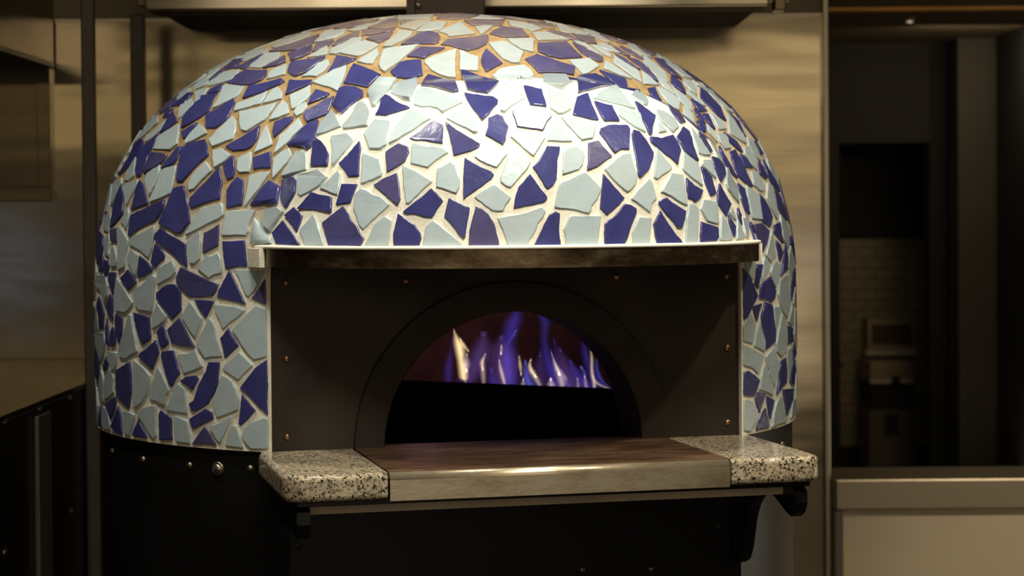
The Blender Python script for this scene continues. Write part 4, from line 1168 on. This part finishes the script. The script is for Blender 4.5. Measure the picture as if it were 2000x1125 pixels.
for (u, v) in ((8, 824), (76, 798), (135, 776), (137, 998), (8, 1079)):
    p = on_side(u, v) - L
    bm = bmesh.new(); lathe_at(bm, [(.008, 0), (.008, .003), (.005, .006), (0, .007)], p, (1, 0, 0), 12); obj('bolt', bm, M['bolt'], sp_, True)
pa, pb = on_side(66, 900), on_side(91, 900)  # grey strip modelled in place of a reflection on the glossy side panel
bm = bmesh.new(); box(bm, (pa.x - L.x, pa.y - L.y, .02), (pa.x - L.x + .012, pb.y - L.y, ctop - .03), 0, .002); obj('reflection_strip', bm, M['post'], sp_)

# steel cabinet high on the left and framed panel on the wall
xk = at(95, 121, 1.62).x; zk = at(50, 121, 1.62).z
cab = empty('wall_cabinet', (xk - .4, 1.3, zk)); tag(cab, 'dark steel wall cabinet high in the left corner', 'cabinet')
bm = bmesh.new(); box(bm, (-.6, -.55, 0), (.4, .385, .8), 0, .003); obj('body', bm, M['steel_dark'], cab)
bm = bmesh.new(); box(bm, (-.6, -.55, -.012), (.402, .385, -.0002), 0, .001); obj('bottom_rail', bm, M['black'], cab)
fr = empty('access_panel', (at(80, 380, BW).x, BW, at(50, 385, BW).z)); tag(fr, 'framed steel access panel on the wall below the corner cabinet', 'panel')
hh = at(50, 128, BW).z - fr.location.z; w1 = at(100, 250, BW).x - at(76, 250, BW).x
bm = bmesh.new(); box(bm, (-.9, -.006, 0), (0, -.0005, hh), 0, .001); obj('sheet', bm, M['steel_dark'], fr)
bm = bmesh.new(); box(bm, (-.003, -.03, -.001), (w1, -.0005, hh), 0, .002); obj('frame_stile', bm, M['steel_dark'], fr)
bm = bmesh.new(); box(bm, (-.9, -.035, -.012), (w1 + .004, -.0005, .028), 0, .002); obj('frame_rail', bm, M['steel_dark'], fr)
# ---- exhaust canopy above and behind
HYF = 1.0
zl = at(600, 17.5, HYF).z; xl0, xl1 = at(286, 10, HYF).x, at(1500, 10, HYF).x
hood = empty('exhaust_canopy', ((xl0 + xl1) / 2, HYF, zl)); tag(hood, 'steel exhaust canopy above the oven with a bright front lip', 'canopy')
hw = (xl1 - xl0) / 2
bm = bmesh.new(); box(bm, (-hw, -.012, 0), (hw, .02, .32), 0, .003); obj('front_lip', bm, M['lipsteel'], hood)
bm = bmesh.new(); box(bm, (-hw, .0205, .0), (hw, .17, .012), 0, .001); obj('flange', bm, M['duct'], hood)
bm = bmesh.new(); box(bm, (-hw, .1705, .012), (hw, BW - HYF - .012, .03), 0, .001); obj('grease_filter', bm, M['filter'], hood)
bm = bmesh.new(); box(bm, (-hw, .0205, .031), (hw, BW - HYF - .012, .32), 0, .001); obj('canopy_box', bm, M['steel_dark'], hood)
for s, (u0, u1, v1) in ((1, (1513, 1535, 20)), (-1, (281, 299, 16))):
    bm = bmesh.new()
    a, c = at(u0, 10, HYF), at(u1, v1, HYF)
    box(bm, (a.x - hood.location.x, .0, c.z - zl), (c.x - hood.location.x, .06, .20), 0, .003)
    box(bm, (a.x - hood.location.x - .018, .01, .012), (c.x - hood.location.x + .012, .05, .2), 0, .002)
    obj('hanger_bracket', bm, M['steel_dark'], hood)
# ---- flue
fx0, fx1 = at(795, 20, .12).x, at(945, 20, .12).x
fl = empty('flue_duct', ((fx0 + fx1) / 2, .22, Z0 + .803)); tag(fl, 'square dark brown flue duct rising from the top of the oven', 'duct')
w = (fx1 - fx0) / 2
bm = bmesh.new(); box(bm, (-w, -.10, -.0), (w, .10, 1.1), 0, .003); obj('duct_shaft', bm, M['duct'], fl)
bm = bmesh.new(); box(bm, (-w - .001, -.1045, 0), (-w + .016, -.1005, 1.1), 0, .001); obj('corner_angle', bm, M['duct'], fl)
p = at(817, 10, .115)
bm = bmesh.new(); lathe_at(bm, [(.006, 0), (.006, .004), (.003, .006), (0, .0065)], (p.x - fl.location.x, -.1005, p.z - fl.location.z), (0, -1, 0), 10); obj('screw', bm, M['bolt'], fl, True)

# ---- pass-through counter on the right and the dark room beyond
YS = 1.60
pc = empty('pass_counter', (xb, YS, 0)); tag(pc, 'steel topped pass counter over a cream half wall right of the oven', 'counter')
zs_ = at(1800, 935, YS).z; zn = at(1800, 996, YS).z
bm = bmesh.new(); box(bm, (.001, 0, zn), (1.4, .27, zs_), 0, .006); obj('steel_top', bm, M['steel_top'], pc)
bm = bmesh.new(); box(bm, (.003, .02, 0), (1.4, .24, zn - .0005), 0, .001); obj('half_wall', bm, M['cream'], pc)
w2 = at(1638, 1060, YS).x - at(1621, 1060, YS).x
bm = bmesh.new(); box(bm, (.002, .008, 0), (w2, .0195, zn - .0005), 0, .001); obj('end_trim', bm, M['post'], pc)
YB = 6.0
def rect(name, u0, v0, u1, v1, Y, th, m, parent=None, kind=None, bev=0):
    a, c = at(u0, v0, Y), at(u1, v1, Y)
    bm = bmesh.new()
    o = parent.location if parent else Vector()
    box(bm, (a.x - o.x, Y - o.y, a.z - o.z), (c.x - o.x, Y + th - o.y, c.z - o.z), 0, bev)
    r = obj(name, bm, m, parent)
    if kind: r['kind'] = kind
    return r
zc = at(1780, 84, YB).z
st('ceiling', (xr(1500, YB), 3.6, zc), (xr(2300, YB), YB + 1.5, zc + .1), M['ceil'])
zw = at(1800, 24, 4.3).z
st('trim_5', (xr(1560, 4.3), 4.2, zw), (xr(2300, 4.3), 4.3, zw + .9), M['wood'])
xo0, xo1 = at(1640, 500, YB).x, at(1816, 500, YB).x
zo = at(1730, 279, YB).z
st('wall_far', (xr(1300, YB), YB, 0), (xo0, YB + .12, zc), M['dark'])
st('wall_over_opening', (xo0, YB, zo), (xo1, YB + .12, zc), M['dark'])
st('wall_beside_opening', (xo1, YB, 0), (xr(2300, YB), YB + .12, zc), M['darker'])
xq0, xq1 = at(1872, 500, 5.7).x, at(1950, 500, 5.7).x
st('trim_6', (xq0, 5.7, 0), (xq1, 5.9, zc), M['column'], .004)
xw = at(1950, 300, 5.6).x
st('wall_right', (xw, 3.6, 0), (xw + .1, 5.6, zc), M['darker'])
YT = 7.2
st('wall_tiled', (xr(1560, YT), YT, at(1700, 872, YT).z), (xr(1900, YT), YT + .1, at(1700, 463, YT).z), M['subway'])
st('baseboard_tiled', (xr(1560, YT), YT - .01, 0), (xr(1900, YT), YT + .1, at(1700, 872, YT).z), M['darker'])
st('wall_panel', (xr(1560, YT), YT + .0, at(1700, 459, YT).z), (xr(1900, YT), YT + .1, 4), M['darkpanel'])
st('trim_7', (xr(1560, YT), YT - .03, at(1700, 465, YT).z), (xr(1900, YT), YT + .02, at(1700, 459, YT).z), M['darker'])
# hand wash station
YH = YT - .40
hs = empty('hand_wash_station', (at(1742, 800, YH).x, YH, 0)); tag(hs, 'small steel hand wash sink on a stand against the tiled far wall', 'sink')
rect('basin', 1699, 706, 1786, 746, YH, .36, M['sink'], hs, bev=.004)
rect('basin_rim', 1700, 741, 1740, 749, YH - .012, .01, M['sinklip'], hs)
rect('basin_rim', 1761, 741, 1785, 749, YH - .012, .01, M['sinklip'], hs)
rect('tap', 1744, 735, 1757, 752, YH - .02, .03, M['darker'], hs, bev=.004)
rect('apron', 1702, 749.5, 1786, 800, YH + .02, .3, M['darkpanel'], hs)
a, c = at(1697, 800, YH + .02), at(1792, 905, YH + .02)
bm = bmesh.new(); box(bm, (a.x - hs.location.x, .02, 0), (c.x - hs.location.x, .34, a.z - .0005), 0, .003); obj('stand', bm, M['stand'], hs)
rect('access_hole', 1727, 808, 1756, 850, YH + .014, .006, M['darkpanel'], hs)
YD = YT - .16
ds = empty('towel_dispenser', (at(1742, 690, YD).x, YD, at(1742, 694, YD).z)); tag(ds, 'square towel dispenser on the tiled wall above the hand wash sink', 'dispenser')
rect('case', 1694, 622, 1788, 684, YD, .155, M['sink'], ds, bev=.004)
rect('front_window', 1703, 634, 1780, 672, YD - .006, .006, M['bin'], ds)
rect('lower_lip', 1692, 684.5, 1792, 694, YD - .02, .17, M['sinklip'], ds, bev=.003)
YN = 6.6
bn = empty('waste_bin', (at(1630, 800, YN).x, YN, 0)); tag(bn, 'dark maroon waste bin beside the tiled far wall', 'bin')
a, c = at(1612, 722, YN), at(1640, 722, YN)
bm = bmesh.new(); box(bm, (a.x - bn.location.x, 0, 0), (c.x - bn.location.x, .3, a.z), 0, .01); obj('body', bm, M['bin'], bn)
rect('lid', 1610, 708, 1645, 721.5, YN - .01, .32, M['darker'], bn, bev=.005)
# downlight
p = at(1777, 37, 5.0); d = ray(1777, 37); t = (zc - CAM.z) / d.z; p = CAM + d * t
dl = empty('downlight', (p.x, p.y, zc)); tag(dl, 'small lit downlight in the dark ceiling at the right', 'lamp')
bm = bmesh.new(); lathe_at(bm, [(.03, -.0), (.03, .012), (.02, .013)], (0, 0, 0), (0, 0, -1), 16); obj('trim_ring', bm, M['post'], dl)
bm = bmesh.new(); lathe_at(bm, [(.019, .004), (.012, .012), (0, .015)], (0, 0, 0), (0, 0, -1), 16); obj('lamp_lens', bm, M['bulb'], dl)

# ================================================================= LIGHT
def aim(o, tgt): o.rotation_euler = (Vector(tgt) - Vector(o.location)).to_track_quat('-Z', 'Y').to_euler()
def spot(name, loc, tgt, power, col, size, blend=.6, rad=.05):
    l = bpy.data.lights.new(name, 'SPOT'); l.energy = power; l.color = col; l.spot_size = math.radians(size); l.spot_blend = blend; l.shadow_soft_size = rad
    o = bpy.data.objects.new(name, l); C.objects.link(o); o.location = loc; aim(o, tgt); return o
def area(name, loc, tgt, power, col, sx, sy):
    l = bpy.data.lights.new(name, 'AREA'); l.shape = 'RECTANGLE'; l.size = sx; l.size_y = sy; l.energy = power; l.color = col
    o = bpy.data.objects.new(name, l); C.objects.link(o); o.location = loc; aim(o, tgt); return o
WARM = (1, .94, .82)
spot('ceiling_spot_key', (.36, -1.02, Z0 + 2.05), (.20, -.66, Z0 + .42), 106, WARM, 62, .7, .10)
spot('ceiling_spot_front', (.30, -2.4, Z0 + 1.9), (.15, -.75, Z0 + .40), 215, WARM, 33, 1.0, .30)
spot('ceiling_spot_left', (-.95, -.95, Z0 + 2.2), (-.35, -.30, Z0 + .50), 88, WARM, 56, .9, .05)
spot('ceiling_spot_right', (1.6, -1.5, Z0 + 2.1), (.60, -.35, Z0 + .25), 85, (1, .86, .62), 60, .8, .05)
area('front_fill', (-.4, -4.6, Z0 + 1.4), (0, 0, Z0 + .1), 4, (1, .82, .58), 2.0, .8)
area('pendant_row', (-.5, -7, Z0 + 1.22), (0, 1.7, Z0 + .8), 5.5, (1, .80, .45), 7.0, .06)
area('room_glow_right', (2.2, -7, Z0 + 1.15), (1.5, 1.7, Z0 + .9), 3.8, (1, .82, .54), 1.6, 1.3)
area('room_glow_left', (-3.4, -7, Z0 + 1.0), (-1.2, 1.7, Z0 + .8), .15, (1, .78, .42), 1.0, .7)
area('window_left', (-3.45, -7, Z0 + .05), (-1.2, 1.7, Z0 + .3), .3, (.45, .62, 1), .5, .3)
area('window_right', (2.55, -7, Z0 + .05), (1.0, 1.7, Z0 + .3), .4, (.5, .65, 1), .5, .2)
area('low_front_fill', (.4, -6, Z0 - .25), (.1, 0, Z0 - .05), 9, (1, .84, .62), 3.6, .9)  # low fill added to brighten the apron bar and shelf front
area('side_fill', (3.3, .55, .38), (.6, .1, .38), 5.5, (1, .86, .66), 1.6, .7)  # area light added with no seen source, for sheen on the drum's right side
area('lip_lamp_left', (-.80, -7, Z0 + 1.74), (-.8, 1, Z0 + .95), .9, (1, .88, .66), .5, .12)
area('lip_lamp_right', (.72, -7, Z0 + 1.74), (.7, 1, Z0 + .95), .9, (1, .88, .66), .55, .12)
area('far_up_fill', (2.4, 4.9, Z0 - .8), (2.4, 5.0, Z0 + 2), .9, (1, .84, .6), .5, .5)  # unseen upward fill, added to brighten the far ceiling
area('far_room_light', (2.2, 5.0, Z0 + 1.15), (2.0, 7.2, Z0 - .2), 2.6, (1, .80, .5), .5, .5)
area('far_soffit_fill', (2.3, 2.2, Z0 + .9), (2.1, 4.2, Z0 + 1.4), 8.0, (1, .7, .35), .8, .2)  # unseen fill added to brighten the wood beam and far ceiling
spot('pass_fill', (2.1, -.2, Z0 + 1.7), (1.9, 1.6, Z0 - .45), 140, (1, .86, .64), 40, .9, .1)  # unseen spot added to brighten the pass counter and its half wall
l = bpy.data.lights.new('burner_glow', 'POINT'); l.energy = .34; l.color = (.75, .38, .5); l.shadow_soft_size = .05
o = bpy.data.objects.new('burner_glow', l); C.objects.link(o); o.location = RO @ Vector((.02, .34, Z0 + .06))
wd = bpy.data.worlds.new('world'); bpy.context.scene.world = wd; wd.use_nodes = True
wd.node_tree.nodes['Background'].inputs[0].default_value = (.030, .022, .012, 1)
wd.node_tree.nodes['Background'].inputs[1].default_value = 1.0
vs = bpy.context.scene.view_settings
vs.view_transform = 'Standard'; vs.look = 'None'; vs.exposure = 0; vs.gamma = 1
